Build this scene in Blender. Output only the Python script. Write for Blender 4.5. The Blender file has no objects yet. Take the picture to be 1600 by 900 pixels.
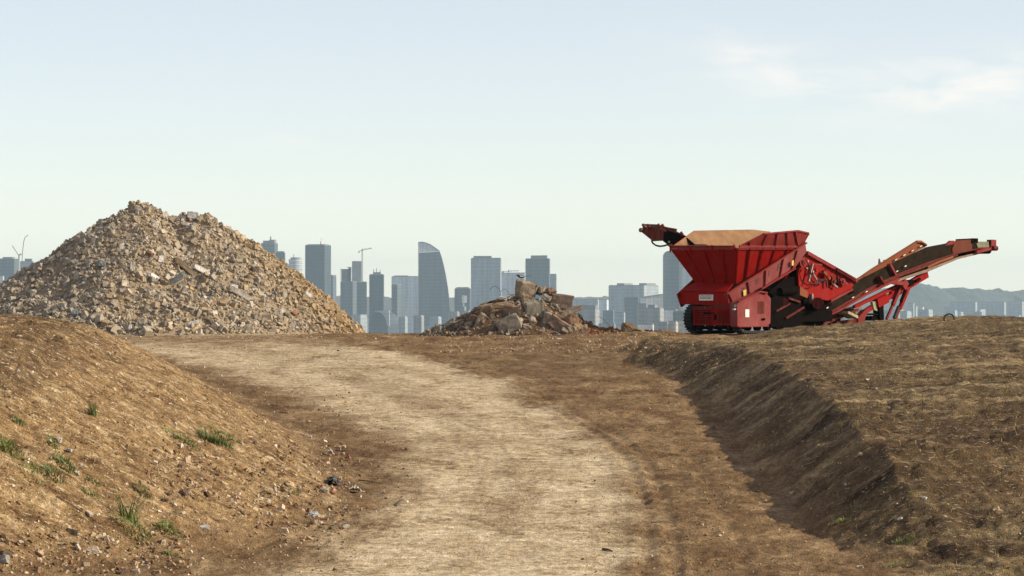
import bpy, bmesh, math, random
import numpy as np
from mathutils import Vector, Matrix, Euler, noise as mnoise

R = math.radians
SC = bpy.context.scene
COL = SC.collection
random.seed(7)
RNG = np.random.default_rng(11)

# ------------------------------------------------------------------ camera, sky, sun, exposure
F = 5200.0            # focal length in photograph pixels (1600 wide)
HZ = 470.0            # row of the eye level
cam_d = bpy.data.cameras.new('camera'); cam = bpy.data.objects.new('camera', cam_d); COL.objects.link(cam)
cam_d.sensor_width = 36.0; cam_d.lens = 36.0 * F / 1600.0
cam_d.shift_y = (HZ - 450.0) / 1600.0
cam.location = (0, 0, 0); cam.rotation_euler = (R(90), 0, 0)
cam_d.clip_start = 0.5; cam_d.clip_end = 60000
SC.camera = cam

SUN_AZ, SUN_EL = 95.0, 27.0
w = bpy.data.worlds.new('World'); SC.world = w; w.use_nodes = True
nt = w.node_tree; nt.nodes.clear()
sky = nt.nodes.new('ShaderNodeTexSky'); sky.sky_type = 'NISHITA'; sky.sun_disc = False
sky.sun_elevation = R(SUN_EL); sky.sun_rotation = R(SUN_AZ); sky.altitude = 120
sky.air_density = 0.72; sky.dust_density = 0.0; sky.ozone_density = 0.5
tc = nt.nodes.new('ShaderNodeTexCoord')
def wmath(op, a, b=None, c=None, clamp=False):
    n = nt.nodes.new('ShaderNodeMath'); n.operation = op; n.use_clamp = clamp
    for i, v in enumerate((a, b, c)):
        if v is None: continue
        if isinstance(v, (int, float)): n.inputs[i].default_value = v
        else: nt.links.new(v, n.inputs[i])
    return n.outputs[0]
sep = nt.nodes.new('ShaderNodeSeparateXYZ'); nt.links.new(tc.outputs['Generated'], sep.inputs[0])
mp = nt.nodes.new('ShaderNodeMapping'); mp.inputs['Scale'].default_value = (16, 16, 55); mp.inputs['Rotation'].default_value = (0, R(6), 0)
nt.links.new(tc.outputs['Generated'], mp.inputs[0])
nz = nt.nodes.new('ShaderNodeTexNoise'); nz.inputs['Scale'].default_value = 2.6; nz.inputs['Detail'].default_value = 7; nz.inputs['Roughness'].default_value = 0.55
nz.inputs['Distortion'].default_value = 0.35
nt.links.new(mp.outputs[0], nz.inputs['Vector'])
# a thin cirrus streak high on the right and a very faint one on the left
def blob(cx, cz, sx, sz, tilt):
    dx = wmath('SUBTRACT', sep.outputs[0], cx)
    dz = wmath('SUBTRACT', wmath('SUBTRACT', sep.outputs[2], cz), wmath('MULTIPLY', dx, tilt))
    a = wmath('POWER', wmath('ABSOLUTE', wmath('DIVIDE', dx, sx)), 2.0)
    b = wmath('POWER', wmath('ABSOLUTE', wmath('DIVIDE', dz, sz)), 2.0)
    return wmath('EXPONENT', wmath('MULTIPLY', wmath('ADD', a, b), -1.0))
m = wmath('ADD', blob(0.135, 0.0635, 0.040, 0.0085, 0.06), wmath('MULTIPLY', blob(0.075, 0.070, 0.026, 0.0075, -0.20), 0.60))
m = wmath('ADD', m, wmath('MULTIPLY', blob(-0.066, 0.048, 0.022, 0.002, 0.0), 0.25))
cn = wmath('MULTIPLY', wmath('SUBTRACT', nz.outputs[0], 0.36), 3.0, clamp=True)
cm = wmath('MULTIPLY', wmath('MULTIPLY', m, cn), 1.0, clamp=True)
mixc = nt.nodes.new('ShaderNodeMixRGB'); mixc.blend_type = 'MIX'
CLOUD = (7.9, 7.3, 6.7, 1)
mixc.inputs[2].default_value = CLOUD
veil = nt.nodes.new('ShaderNodeMixRGB'); veil.inputs[0].default_value = 0.32; veil.inputs[2].default_value = (8.0, 6.9, 6.2, 1)   # thin high cloud over the whole sky
nt.links.new(sky.outputs[0], veil.inputs[1])
nt.links.new(cm, mixc.inputs[0]); nt.links.new(veil.outputs[0], mixc.inputs[1])
bg = nt.nodes.new('ShaderNodeBackground'); bg.inputs[1].default_value = 0.073
nt.links.new(mixc.outputs[0], bg.inputs[0])
ow = nt.nodes.new('ShaderNodeOutputWorld'); nt.links.new(bg.outputs[0], ow.inputs[0])

sl = bpy.data.lights.new('sun', 'SUN'); sl.energy = 3.05; sl.angle = R(0.55); sl.color = (1.0, 0.87, 0.67)
so = bpy.data.objects.new('sun', sl); COL.objects.link(so)
sd = Vector((math.sin(R(SUN_AZ)) * math.cos(R(SUN_EL)), math.cos(R(SUN_AZ)) * math.cos(R(SUN_EL)), math.sin(R(SUN_EL))))
so.rotation_euler = sd.to_track_quat('Z', 'Y').to_euler(); so.location = sd * 50
SC.view_settings.view_transform = 'Standard'; SC.view_settings.look = 'None'
SC.view_settings.gamma = 1; SC.view_settings.use_curve_mapping = False
SC.view_settings.exposure = 1.0
try:
    SC.cycles.use_denoising = True; SC.cycles.denoiser = 'OPENIMAGEDENOISE'
except Exception: pass
SC.cycles.max_bounces = 5; SC.cycles.diffuse_bounces = 3; SC.cycles.volume_bounces = 1
SC.cycles.sample_clamp_indirect = 4

# ------------------------------------------------------------------ helpers
def tag(o, label=None, cat=None, group=None, kind=None):
    if label: o['label'] = label
    if cat: o['category'] = cat
    if group: o['group'] = group
    if kind: o['kind'] = kind
    return o
def empty(name, loc, rz=0.0, label=None, cat=None, group=None):
    o = bpy.data.objects.new(name, None); COL.objects.link(o); o.location = loc; o.rotation_euler = (0, 0, rz)
    o.empty_display_size = 0.5
    return tag(o, label, cat, group)
def link(name, me, parent=None, mat=None):
    o = bpy.data.objects.new(name, me); COL.objects.link(o)
    if mat is not None: me.materials.clear(); me.materials.append(mat)
    if parent is not None: o.parent = parent
    return o

class MB:
    def __init__(s): s.v = []; s.f = []; s.sm = []
    def poly(s, pts, faces, smooth=False):
        n = len(s.v); s.v += [tuple(p) for p in pts]
        for f in faces: s.f.append(tuple(n + i for i in f)); s.sm.append(smooth)
    def box(s, a, b):
        x0, y0, z0 = a; x1, y1, z1 = b
        s.poly([(x0,y0,z0),(x1,y0,z0),(x1,y1,z0),(x0,y1,z0),(x0,y0,z1),(x1,y0,z1),(x1,y1,z1),(x0,y1,z1)],
               [(0,3,2,1),(4,5,6,7),(0,1,5,4),(1,2,6,5),(2,3,7,6),(3,0,4,7)])
    def plate(s, pts, ext):
        n = len(pts); e = Vector(ext); P = [Vector(p) for p in pts]
        s.poly(P + [p + e for p in P], [tuple(range(n))[::-1], tuple(range(n, 2*n))] + [(i, (i+1) % n, n + (i+1) % n, n + i) for i in range(n)])
    def bar(s, a, b, w_, h_, up=(0, 0, 1)):
        a = Vector(a); b = Vector(b); d = (b - a).normalized(); u = Vector(up)
        sx = d.cross(u)
        if sx.length < 1e-4: sx = d.cross(Vector((1, 0, 0)))
        sx.normalize(); uz = sx.cross(d).normalized(); sx *= w_ / 2; uz *= h_ / 2
        P = [a - sx - uz, a + sx - uz, a + sx + uz, a - sx + uz, b - sx - uz, b + sx - uz, b + sx + uz, b - sx + uz]
        s.poly(P, [(0,3,2,1),(4,5,6,7),(0,1,5,4),(1,2,6,5),(2,3,7,6),(3,0,4,7)])
    def tube(s, pts, r, n=10, cap=True, r2=None):
        P = [Vector(p) for p in pts]; rings = []
        for i, p in enumerate(P):
            d = (P[min(i+1, len(P)-1)] - P[max(i-1, 0)]).normalized()
            ref = Vector((0, 0, 1)) if abs(d.z) < 0.9 else Vector((1, 0, 0))
            a = d.cross(ref).normalized(); b = a.cross(d).normalized()
            rr = r if r2 is None else r + (r2 - r) * i / max(1, len(P) - 1)
            rings.append([p + a * math.cos(2*math.pi*k/n) * rr + b * math.sin(2*math.pi*k/n) * rr for k in range(n)])
        V = [q for g in rings for q in g]; Fc = []
        for i in range(len(P) - 1):
            for k in range(n): Fc.append((i*n + k, i*n + (k+1) % n, (i+1)*n + (k+1) % n, (i+1)*n + k))
        s.poly(V, Fc, True)
        if cap:
            s.poly(rings[0], [tuple(range(n))]); s.poly(rings[-1], [tuple(range(n))[::-1]])
    def build(s, name, mat, parent=None, bevel=0.0):
        me = bpy.data.meshes.new(name); me.from_pydata(s.v, [], s.f)
        me.polygons.foreach_set('use_smooth', s.sm); me.update()
        bm = bmesh.new(); bm.from_mesh(me); bmesh.ops.recalc_face_normals(bm, faces=bm.faces); bm.to_mesh(me); bm.free()
        o = link(name, me, parent, mat)
        if bevel:
            b = o.modifiers.new('bevel', 'BEVEL'); b.width = bevel; b.segments = 2; b.limit_method = 'ANGLE'
        return o

def tri_mesh(name, V, T, tint=None, flat=True):
    me = bpy.data.meshes.new(name); V = np.asarray(V, np.float32); T = np.asarray(T, np.int32)
    k = T.shape[1]
    me.vertices.add(len(V)); me.vertices.foreach_set('co', V.ravel())
    me.loops.add(T.size); me.loops.foreach_set('vertex_index', T.ravel())
    me.polygons.add(len(T)); me.polygons.foreach_set('loop_start', np.arange(0, T.size, k, dtype=np.int32))
    me.update(calc_edges=True); me.validate()
    if flat: me.shade_flat()
    else: me.shade_smooth()
    if tint is not None:
        a = me.attributes.new('tint', 'FLOAT_COLOR', 'POINT'); a.data.foreach_set('color', np.asarray(tint, np.float32).ravel())
    return me

def at(px, row, Y): return Vector(((px - 800) / F * Y, Y, (HZ - row) / F * Y))

# ---- numpy noise
def _h(ix, iy, seed):
    n = (ix.astype(np.int64) * 374761393 + iy.astype(np.int64) * 668265263 + seed * 982451653) & 0xFFFFFFFF
    n = ((n ^ (n >> 13)) * 1274126177) & 0xFFFFFFFF
    return ((n ^ (n >> 16)) & 0xFFFFFF) / float(0xFFFFFF)
def vnoise(x, y, seed=0):
    x = np.asarray(x, float); y = np.asarray(y, float)
    ix = np.floor(x); iy = np.floor(y); fx = x - ix; fy = y - iy
    fx = fx*fx*fx*(fx*(fx*6-15)+10); fy = fy*fy*fy*(fy*(fy*6-15)+10)
    a = _h(ix, iy, seed); b = _h(ix+1, iy, seed); c = _h(ix, iy+1, seed); d = _h(ix+1, iy+1, seed)
    return (a*(1-fx)+b*fx)*(1-fy) + (c*(1-fx)+d*fx)*fy - 0.5
def fbm(x, y, seed=0, octs=4, g=0.5):
    s = 0; a = 1.0
    for i in range(octs):
        s = s + a * vnoise(x * 2**i + 17.3*i, y * 2**i - 9.1*i, seed + i); a *= g
    return s
def sst(a, b, x): t = np.clip((x - a) / (b - a), 0, 1); return t*t*(3-2*t)

# ------------------------------------------------------------------ the lie of the land
_yy = np.arange(-120, 400, 0.25)
_bz = np.interp(_yy, [-120, 0, 10, 20, 30, 40, 107, 111, 124, 132, 150, 400],
                [-1.6, -1.65, -2.2, -2.8, -3.2, -3.3, -1.155, -1.10, -1.25, -1.7, -5.5, -80.0])
_k = np.exp(-0.5 * (np.arange(-12, 13) * 0.25 / 0.9)**2); _k /= _k.sum()
_bz = np.convolve(np.pad(_bz, 12, mode='edge'), _k, 'valid')
def base_z(y):
    near = np.interp(y, _yy, _bz)
    far = np.interp(y, [400, 700, 5000, 6500, 8000, 10000, 14500], [-80, -108, -108, -90, -66, -38, -38])
    return np.where(y < 400, near, far)
def left_foot(y):
    return np.interp(y, [28, 36, 39, 42, 45, 48, 52, 58, 65, 72, 80, 90, 100, 110],
                     [-18, -8.6, -6.4, -4.5, -3.3, -2.75, -2.8, -3.5, -4.8, -6.1, -7.7, -10.2, -14, -20])
def right_foot(y):
    return np.interp(y, [30, 38, 41, 46, 63, 80, 86, 91, 95, 99, 103, 108], [8, 5.2, 4.5, 4.1, 4.28, 4.12, 3.65, 3.0, 3.3, 4.6, 6.2, 7.4])
def track_edges(y):
    l = np.interp(y, [20, 36, 39.9, 44.4, 50, 57.2, 63.3, 70.8, 80.4, 92.9, 100, 108], [-4.4, -3.3, -2.84, -2.22, -1.75, -1.68, -2.2, -3.54, -5.9, -9.3, -12, -16])
    r = np.interp(y, [20, 36, 39.9, 44.4, 50, 57.2, 63.3, 70.8, 80.4, 92.9, 100, 108], [1.0, 1.4, 1.53, 1.7, 1.83, 1.87, 1.58, .82, -.35, -2.3, -4.6, -7.5])
    return l, r
def soil_masks(x, y):
    wob = fbm(x*0.8, y*0.4, 5, 5, .62) * 0.8
    l, r = track_edges(y)
    tr = sst(-0.8, 0.9, x - l + wob) * sst(-0.5, 0.6, r - x + wob)
    tr = tr * (1 - 0.75 * sst(96, 106, y))
    s_ = (x - l) / (r - l)
    tr = tr * (1 - 0.40*np.exp(-((s_-.47)/.13)**2) * sst(-.15, .25, fbm(x*.7, y*.25, 15, 3))) * (1 - .22*sst(.05, .4, fbm(s_*14, y*.10, 16, 3)))
    lm = sst(-0.2, 0.35, left_foot(y) - x + wob*0.4) * sst(30, 34, y) * (1 - sst(100, 112, y))
    rb = sst(-0.1, 0.5, x - right_foot(y) + wob*0.4)
    return np.clip(tr, 0, 1), lm, rb
def moist(x, y):
    a = np.exp(-((y-50.5)/4.5)**2) * sst(right_foot(y)+.8, right_foot(y)+1.4, x) * (1 - sst(8.2, 10.5, x))
    q = x - left_foot(y); b_ = np.exp(-((q-.7)/.8)**2) * sst(46, 52, y) * (1 - sst(92, 104, y)) * .30
    c = np.exp(-((x-1.8)/2.6)**2 - ((y-92)/10)**2) * .5
    d = .75 * sst(-.2, .3, left_foot(y) - x - 3.6 + .8*fbm(x*.6, y*.4, 88, 3))
    return np.clip(a + b_ + c + d, 0, 1)
def height(x, y, fine=True):
    x = np.asarray(x, float); y = np.asarray(y, float)
    z = base_z(y)
    near = 1 - sst(140, 200, y)
    # left bank
    d = left_foot(y) + 0.35*fbm(y*0.35, x*0.1, 31, 3) - x
    raw = 0.54 * d
    raw = np.where(d > -0.6, 0.54 * (np.sqrt((d+0.25)**2 + 0.10) + (d+0.25)) / 2, 0)
    zt = z + raw
    cap = -0.30 - 0.004*(y-55) + 0.10*fbm(x*0.5, y*0.3, 77, 3)
    kk = 0.28
    zt = np.where(raw > 0.05, -kk * np.log(np.exp(-zt/kk) + np.exp(-cap/kk)) , zt)
    lm_on = sst(28, 33, y) * (1 - sst(98, 112, y))
    z = z + np.maximum(zt - z, 0) * lm_on
    # right bank
    rf = right_foot(y) + 0.22*fbm(y*0.45, x*0.05, 41, 4)
    H = np.interp(y, [39, 41, 43, 45, 48, 55, 63, 72, 80, 90, 100], [0, .10, .36, .66, .86, 0.94, 0.98, 0.93, 0.82, 0.62, 0.5])
    Hf = np.interp(x, [3.0, 5.5, 7.0, 8.0, 9.0, 11, 14, 19, 30], [0.45, 0.12, 0.05, 0.16, 0.27, 0.42, 0.62, 0.68, 0.7])
    t = sst(88, 101, y); H = H*(1-t) + Hf*t
    H = H + 0.034*np.clip(x-5.2, 0, 10)*(1-t)
    H = H * (1 - 0.95*sst(106.5, 111.5, y - 0.12*np.clip(x-9, 0, 20)))
    wd = np.interp(y, [40, 48, 63, 80, 95, 105], [1.1, 1.3, 1.38, 1.6, 1.6, 1.2])
    u = np.clip((x - rf) / wd, -0.2, 3)
    prof = np.where(u < 1.05, 0.10*sst(-0.08, 1.08, u) + 0.90*np.clip(u, 0, 1), 1)
    z = z + H * prof * near
    z = z + 0.33*np.exp(-((x-4.0)/0.9)**2 - ((y-96.3)/1.0)**2)
    # humps of turned earth at the crest, between the small heap and the machine
    z = z + near*0.10*np.exp(-((y-108)/2.2)**2) * sst(2.6, 3.6, x) * (1-sst(5.0, 6.2, x)) * (1+1.2*fbm(x*1.6, y*0.7, 91, 3))
    z = z + 0.10*np.exp(-((x-3.0)/2.4)**2-((y-103)/2.5)**2)*(1+fbm(x*1.3, y, 92, 3))
    if fine:
        tr, lm, rb = soil_masks(x, y)
        z = z + near * (0.05*fbm(x*0.5, y*0.25, 3, 3) + (0.055 - 0.040*tr) * fbm(x*1.7, y*1.1, 9, 4, 0.6))
        z = z + near * (1-tr) * 0.030 * (1+0.8*rb+0.6*lm) * fbm(x*7.0, y*3.5, 21, 3, 0.65)
        # clods and gullies of the cut face on the right, long ripples above it
        face = np.clip(1 - np.abs(u-0.5)/0.75, 0, 1) * near * sst(0.1, 0.5, H)
        z = z + face * (0.05*fbm(x*0.6, y*1.3, 51, 5, 0.65))
        z = z + lm*near*(0.055*fbm(x*0.8, y*2.2, 53, 4, 0.62) + (0.035 + .05*moist(x, y))*fbm(x*3, y*4, 54, 4, .65))
        z = z + rb*near*(0.10 + .10*moist(x, y))*fbm(x*0.32, y*1.0, 61, 5, 0.62)
        # wheel ruts beside the pale track
        l, r = track_edges(y)
        for off, dep in ((0.10, .016), (0.42, .022), (1.25, .010)):
            q = x - r - off - 0.15*vnoise(y*0.12, y*0+off, 5)
            z = z - near*dep*np.exp(-(q/0.085)**2)*(0.6+0.8*(vnoise(y*0.4, q*0, 6)+0.5)) + near*dep*0.5*np.exp(-((np.abs(q)-0.17)/0.06)**2)
        # old wheel marks across the top on the right
        q = (x - 10.9) + 0.105*(88-y) ; z = z - rb*near*0.045*np.exp(-(q/0.16)**2)*sst(60, 68, y)*(1-sst(84, 94, y))
        q = (x - 12.6) + 0.105*(88-y) ; z = z - rb*near*0.045*np.exp(-(q/0.16)**2)*sst(60, 68, y)*(1-sst(84, 94, y))
    return z
def hz(x, y): return float(height(np.array([x]), np.array([y]))[0])

# ------------------------------------------------------------------ materials
def newmat(name):
    m_ = bpy.data.materials.new(name); m_.use_nodes = True; t = m_.node_tree
    return m_, t, t.nodes['Principled BSDF']
class NT:
    def __init__(s, t): s.t = t
    def n(s, kind, **kw):
        x = s.t.nodes.new(kind)
        for k, v in kw.items(): setattr(x, k, v)
        return x
    def l(s, a, b): s.t.links.new(a, b)
    def noise(s, vec, scale, detail=4, rough=0.55, dist=0.0):
        x = s.n('ShaderNodeTexNoise'); x.inputs['Scale'].default_value = scale; x.inputs['Detail'].default_value = detail
        x.inputs['Roughness'].default_value = rough; x.inputs['Distortion'].default_value = dist; s.l(vec, x.inputs['Vector']); return x.outputs[0]
    def map(s, vec, sc=(1,1,1), rot=(0,0,0), loc=(0,0,0)):
        x = s.n('ShaderNodeMapping'); x.inputs['Scale'].default_value = sc; x.inputs['Rotation'].default_value = rot; x.inputs['Location'].default_value = loc; s.l(vec, x.inputs[0]); return x.outputs[0]
    def m(s, op, a, b=None, c=None, clamp=False):
        x = s.n('ShaderNodeMath', operation=op); x.use_clamp = clamp
        for i, v in enumerate((a, b, c)):
            if v is None: continue
            if isinstance(v, (int, float)): x.inputs[i].default_value = v
            else: s.l(v, x.inputs[i])
        return x.outputs[0]
    def ramp(s, f, stops):
        x = s.n('ShaderNodeValToRGB'); e = x.color_ramp.elements
        while len(e) < len(stops): e.new(0.5)
        for q, (p, c) in zip(e, stops): q.position = p; q.color = (*c, 1)
        s.l(f, x.inputs[0]); return x.outputs[0]
    def mix(s, f, a, b, mode='MIX'):
        x = s.n('ShaderNodeMixRGB', blend_type=mode)
        for i, v in enumerate((f, a, b)):
            if isinstance(v, (int, float)): x.inputs[i].default_value = v
            elif isinstance(v, tuple): x.inputs[i].default_value = (*v[:3], 1)
            else: s.l(v, x.inputs[i])
        return x.outputs[0]
    def step(s, f, a, b): return s.m('DIVIDE', s.m('SUBTRACT', f, a), b - a, clamp=True)
    def bump(s, h, strength, dist, prev=None):
        x = s.n('ShaderNodeBump'); x.inputs['Strength'].default_value = strength; x.inputs['Distance'].default_value = dist
        s.l(h, x.inputs['Height'])
        if prev is not None: s.l(prev, x.inputs['Normal'])
        return x.outputs[0]

def mat_ground():
    m_, t, b = newmat('earth'); q = NT(t)
    geo = q.n('ShaderNodeNewGeometry').outputs['Position']
    at_ = q.n('ShaderNodeAttribute', attribute_name='tint'); sp = q.n('ShaderNodeSeparateColor'); q.l(at_.outputs['Color'], sp.inputs[0])
    tr, lm, rb = sp.outputs[0], sp.outputs[1], sp.outputs[2]
    big = q.noise(q.map(geo, (0.35, 0.22, 0.35)), 1.0, 5, 0.6)
    mid = q.noise(q.map(geo, (1.4, 0.55, 1.4)), 1.0, 6, 0.65, 0.3)
    fin = q.noise(q.map(geo, (9, 4.0, 9)), 1.0, 5, 0.75)
    grn = q.noise(q.map(geo, (38, 14, 38)), 1.0, 3, 0.7)
    brown = q.ramp(mid, [(0.33, (.115, .058, .024)), (0.47, (.185, .115, .054)), (0.60, (.29, .195, .10)), (0.70, (.43, .32, .19))])
    midt = q.m('ADD', q.m('MULTIPLY', mid, .35), q.m('MULTIPLY', q.noise(q.map(geo, (2.2, 2.6, 2)), 1.0, 6, 0.72), .65))
    track = q.ramp(midt, [(0.36, (.25, .18, .095)), (0.45, (.43, .335, .20)), (0.55, (.575, .475, .32)), (0.66, (.72, .615, .45))])
    midl = q.noise(q.map(geo, (1.3, 3.2, 2.0)), 1.0, 6, 0.68, 0.2)
    left = q.ramp(midl, [(0.33, (.105, .056, .024)), (0.45, (.240, .150, .070)), (0.56, (.335, .225, .11)), (0.70, (.57, .44, .27))])
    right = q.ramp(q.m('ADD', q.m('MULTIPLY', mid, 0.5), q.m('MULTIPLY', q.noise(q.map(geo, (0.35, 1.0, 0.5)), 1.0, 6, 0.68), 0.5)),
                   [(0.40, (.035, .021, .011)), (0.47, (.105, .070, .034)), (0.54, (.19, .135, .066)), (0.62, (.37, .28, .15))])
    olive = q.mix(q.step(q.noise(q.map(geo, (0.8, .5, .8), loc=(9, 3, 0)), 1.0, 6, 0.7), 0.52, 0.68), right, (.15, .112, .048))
    # the middle strip between the wheel paths is browner
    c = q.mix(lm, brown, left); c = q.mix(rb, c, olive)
    wet = q.m('MULTIPLY', at_.outputs['Alpha'], q.step(q.noise(q.map(geo, (.45, 2.0, .5), loc=(3, 1, 0)), 1.0, 6, 0.65), 0.38, 0.52))
    band = q.noise(q.map(geo, (.20, 1.25, .3), loc=(1, 7, 0)), 1.0, 6, 0.62)
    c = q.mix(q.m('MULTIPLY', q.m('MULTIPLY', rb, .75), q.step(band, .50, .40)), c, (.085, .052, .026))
    c = q.mix(q.m('MULTIPLY', q.m('MULTIPLY', rb, .65), q.step(band, .575, .64)), c, (.40, .30, .165))
    c = q.mix(q.m('MULTIPLY', wet, .85), c, (.06, .034, .017))
    trn = q.m('MULTIPLY', tr, q.step(q.m('ADD', q.m('MULTIPLY', fin, 0.55), q.m('MULTIPLY', mid, 0.75)), 0.38, 0.60))
    c = q.mix(trn, c, track)
    c = q.mix(q.m('MULTIPLY', q.step(big, 0.42, 0.68), 0.30), c, (.23, .145, .07))
    fl = q.noise(q.map(geo, (7, 20, 12)), 1.0, 3, 0.6)
    k_ = q.m('ADD', q.m('MULTIPLY', lm, .75), q.m('ADD', q.m('MULTIPLY', rb, .35), .12))
    c = q.mix(q.m('MULTIPLY', q.step(fl, 0.60, 0.66), k_), c, (.66, .55, .38))
    c = q.mix(q.m('MULTIPLY', q.step(fl, 0.39, 0.33), q.m('MULTIPLY', k_, .9)), c, (.07, .04, .02))
    c = q.mix(0.9, c, q.ramp(fin, [(0.30, (.40, .36, .32)), (0.5, (.95, .95, .95)), (0.70, (1.5, 1.5, 1.46))]), 'MULTIPLY')
    c = q.mix(0.7, c, q.ramp(grn, [(0.28, (.55, .52, .5)), (0.5, (1, 1, 1)), (0.72, (1.5, 1.48, 1.42))]), 'MULTIPLY')
    q.l(c, b.inputs['Base Color']); b.inputs['Roughness'].default_value = 1.0; b.inputs['Specular IOR Level'].default_value = 0.15
    k = q.m('SUBTRACT', 1.0, q.m('MULTIPLY', tr, 0.55))
    n1 = q.bump(q.m('MULTIPLY', fin, k), 0.9, 0.10)
    n2 = q.bump(q.m('MULTIPLY', grn, k), 0.8, 0.035, n1)
    q.l(n2, b.inputs['Normal']); return m_
def mat_far():
    m_, t, b = newmat('far_land'); q = NT(t)
    geo = q.n('ShaderNodeNewGeometry').outputs['Position']
    a = q.noise(q.map(geo, (.02, .006, .02)), 1.0, 6, 0.7)
    q.l(q.ramp(a, [(0.35, (.03, .045, .025)), (0.5, (.06, .07, .045)), (0.62, (.16, .155, .14)), (0.72, (.3, .28, .26))]), b.inputs['Base Color'])
    b.inputs['Roughness'].default_value = 1; return m_
def mat_wood(c0=(.022, .036, .018), c1=(.05, .065, .03)):
    m_, t, b = newmat('woods'); q = NT(t)
    geo = q.n('ShaderNodeNewGeometry').outputs['Position']
    a = q.noise(q.map(geo, (.03, .03, .06)), 1.0, 6, 0.7)
    q.l(q.ramp(a, [(0.35, c0), (0.65, c1)]), b.inputs['Base Color']); b.inputs['Roughness'].default_value = 1; return m_
def mat_rock(attr=True):
    m_, t, b = newmat('broken_stone'); q = NT(t)
    if attr: col = q.n('ShaderNodeAttribute', attribute_name='tint').outputs['Color']; vec = q.n('ShaderNodeNewGeometry').outputs['Position']; s = 1.0
    else: col = q.n('ShaderNodeObjectInfo').outputs['Color']; vec = q.n('ShaderNodeNewGeometry').outputs['Position']; s = 1.0
    a = q.noise(vec, 6*s, 5, 0.65); f = q.noise(vec, 28*s, 4, 0.7)
    c = q.mix(0.8, col, q.ramp(a, [(0.3, (.62, .56, .48)), (0.5, (1, .98, .95)), (0.7, (1.25, 1.25, 1.25))]), 'MULTIPLY')
    c = q.mix(0.6, c, q.ramp(f, [(0.3, (.7, .68, .66)), (0.5, (1, 1, 1)), (0.7, (1.3, 1.3, 1.3))]), 'MULTIPLY')
    q.l(c, b.inputs['Base Color']); b.inputs['Roughness'].default_value = 0.95; b.inputs['Specular IOR Level'].default_value = 0.2
    q.l(q.bump(f, 0.7, 0.03, q.bump(a, 0.6, 0.08)), b.inputs['Normal']); return m_
def mat_simple(name, col, rough=0.6, metal=0.0, var=0.25, scale=6.0, spec=0.4):
    m_, t, b = newmat(name); q = NT(t)
    vec = q.n('ShaderNodeTexCoord').outputs['Object']
    a = q.noise(vec, scale, 5, 0.65)
    lo = tuple(c*(1-var) for c in col); hi = tuple(min(1, c*(1+var)) for c in col)
    q.l(q.ramp(a, [(0.32, lo), (0.68, hi)]), b.inputs['Base Color'])
    b.inputs['Roughness'].default_value = rough; b.inputs['Metallic'].default_value = metal; b.inputs['Specular IOR Level'].default_value = spec
    return m_
def mat_paint(name, col, faded, amount, dirt=0.35, rough=0.42):
    """old machine paint: patches faded by weather, dust towards streaks, chips"""
    m_, t, b = newmat(name); q = NT(t)
    vec = q.n('ShaderNodeTexCoord').outputs['Object']
    a = q.noise(q.map(vec, (1.2, 1.2, .7)), 1.6, 6, 0.65)
    s = q.noise(q.map(vec, (5, 5, .7)), 1.5, 5, 0.7)
    d = q.noise(vec, 14, 4, 0.7)
    c = q.mix(q.m('MULTIPLY', q.step(a, 0.3, 0.7), amount), col, faded)
    c = q.mix(q.m('MULTIPLY', q.step(s, 0.45, 0.75), dirt), c, (.16, .10, .065))
    c = q.mix(q.m('MULTIPLY', q.step(d, 0.60, 0.66), 0.5), c, (.07, .03, .02))
    q.l(c, b.inputs['Base Color'])
    q.l(q.m('ADD', q.m('MULTIPLY', s, 0.35), rough - 0.1), b.inputs['Roughness']); b.inputs['Specular IOR Level'].default_value = 0.08
    q.l(q.bump(a, 0.25, 0.02), b.inputs['Normal'])
    return m_
def mat_facade(name, wall, glass, floor=3.6, bay=0.0, gfrac=0.55, rough=0.5, var=0.2, emis=None, vary=12.0):
    m_, t, b = newmat(name); q = NT(t)
    vec = q.n('ShaderNodeTexCoord').outputs['Object']; sx = q.n('ShaderNodeSeparateXYZ'); q.l(vec, sx.inputs[0])
    fz = q.m('FRACT', q.m('DIVIDE', sx.outputs[2], floor))
    win = q.m('LESS_THAN', fz, gfrac)
    if bay:
        nrm = q.n('ShaderNodeNewGeometry').outputs['Normal']
        vt = q.n('ShaderNodeVectorTransform', vector_type='NORMAL', convert_from='WORLD', convert_to='OBJECT'); q.l(nrm, vt.inputs[0])
        sn = q.n('ShaderNodeSeparateXYZ'); q.l(vt.outputs[0], sn.inputs[0])
        isx = q.m('GREATER_THAN', q.m('ABSOLUTE', sn.outputs[0]), 0.5)
        co = q.m('ADD', q.m('MULTIPLY', isx, sx.outputs[1]), q.m('MULTIPLY', q.m('SUBTRACT', 1.0, isx), sx.outputs[0]))
        win = q.m('MULTIPLY', win, q.m('LESS_THAN', q.m('FRACT', q.m('DIVIDE', co, bay)), 0.6))
    big = q.noise(q.map(vec, (1, 1, 2.2)), 1.0 / vary, 5, 0.7)
    c = q.mix(q.m('ADD', q.m('MULTIPLY', win, 0.45), 0.30), wall, glass)
    vs = q.noise(q.map(vec, (.16, .16, .006)), 1.0, 4, 0.75)
    c = q.mix(1.0, c, q.ramp(vs, [(0.34, (.78,)*3), (0.5, (1.0,)*3), (0.66, (1.28,)*3)]), 'MULTIPLY')
    c = q.mix(1.0, c, q.ramp(big, [(0.3, (1-var,)*3), (0.7, (1+var,)*3)]), 'MULTIPLY')
    q.l(c, b.inputs['Base Color']); b.inputs['Roughness'].default_value = rough; b.inputs['Specular IOR Level'].default_value = 0.4
    return m_

M_EARTH = mat_ground(); M_FAR = mat_far(); M_WOOD = mat_wood((.035, .046, .042), (.07, .085, .07))
M_STONE = mat_rock(True); M_STONE_O = mat_rock(False)

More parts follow.
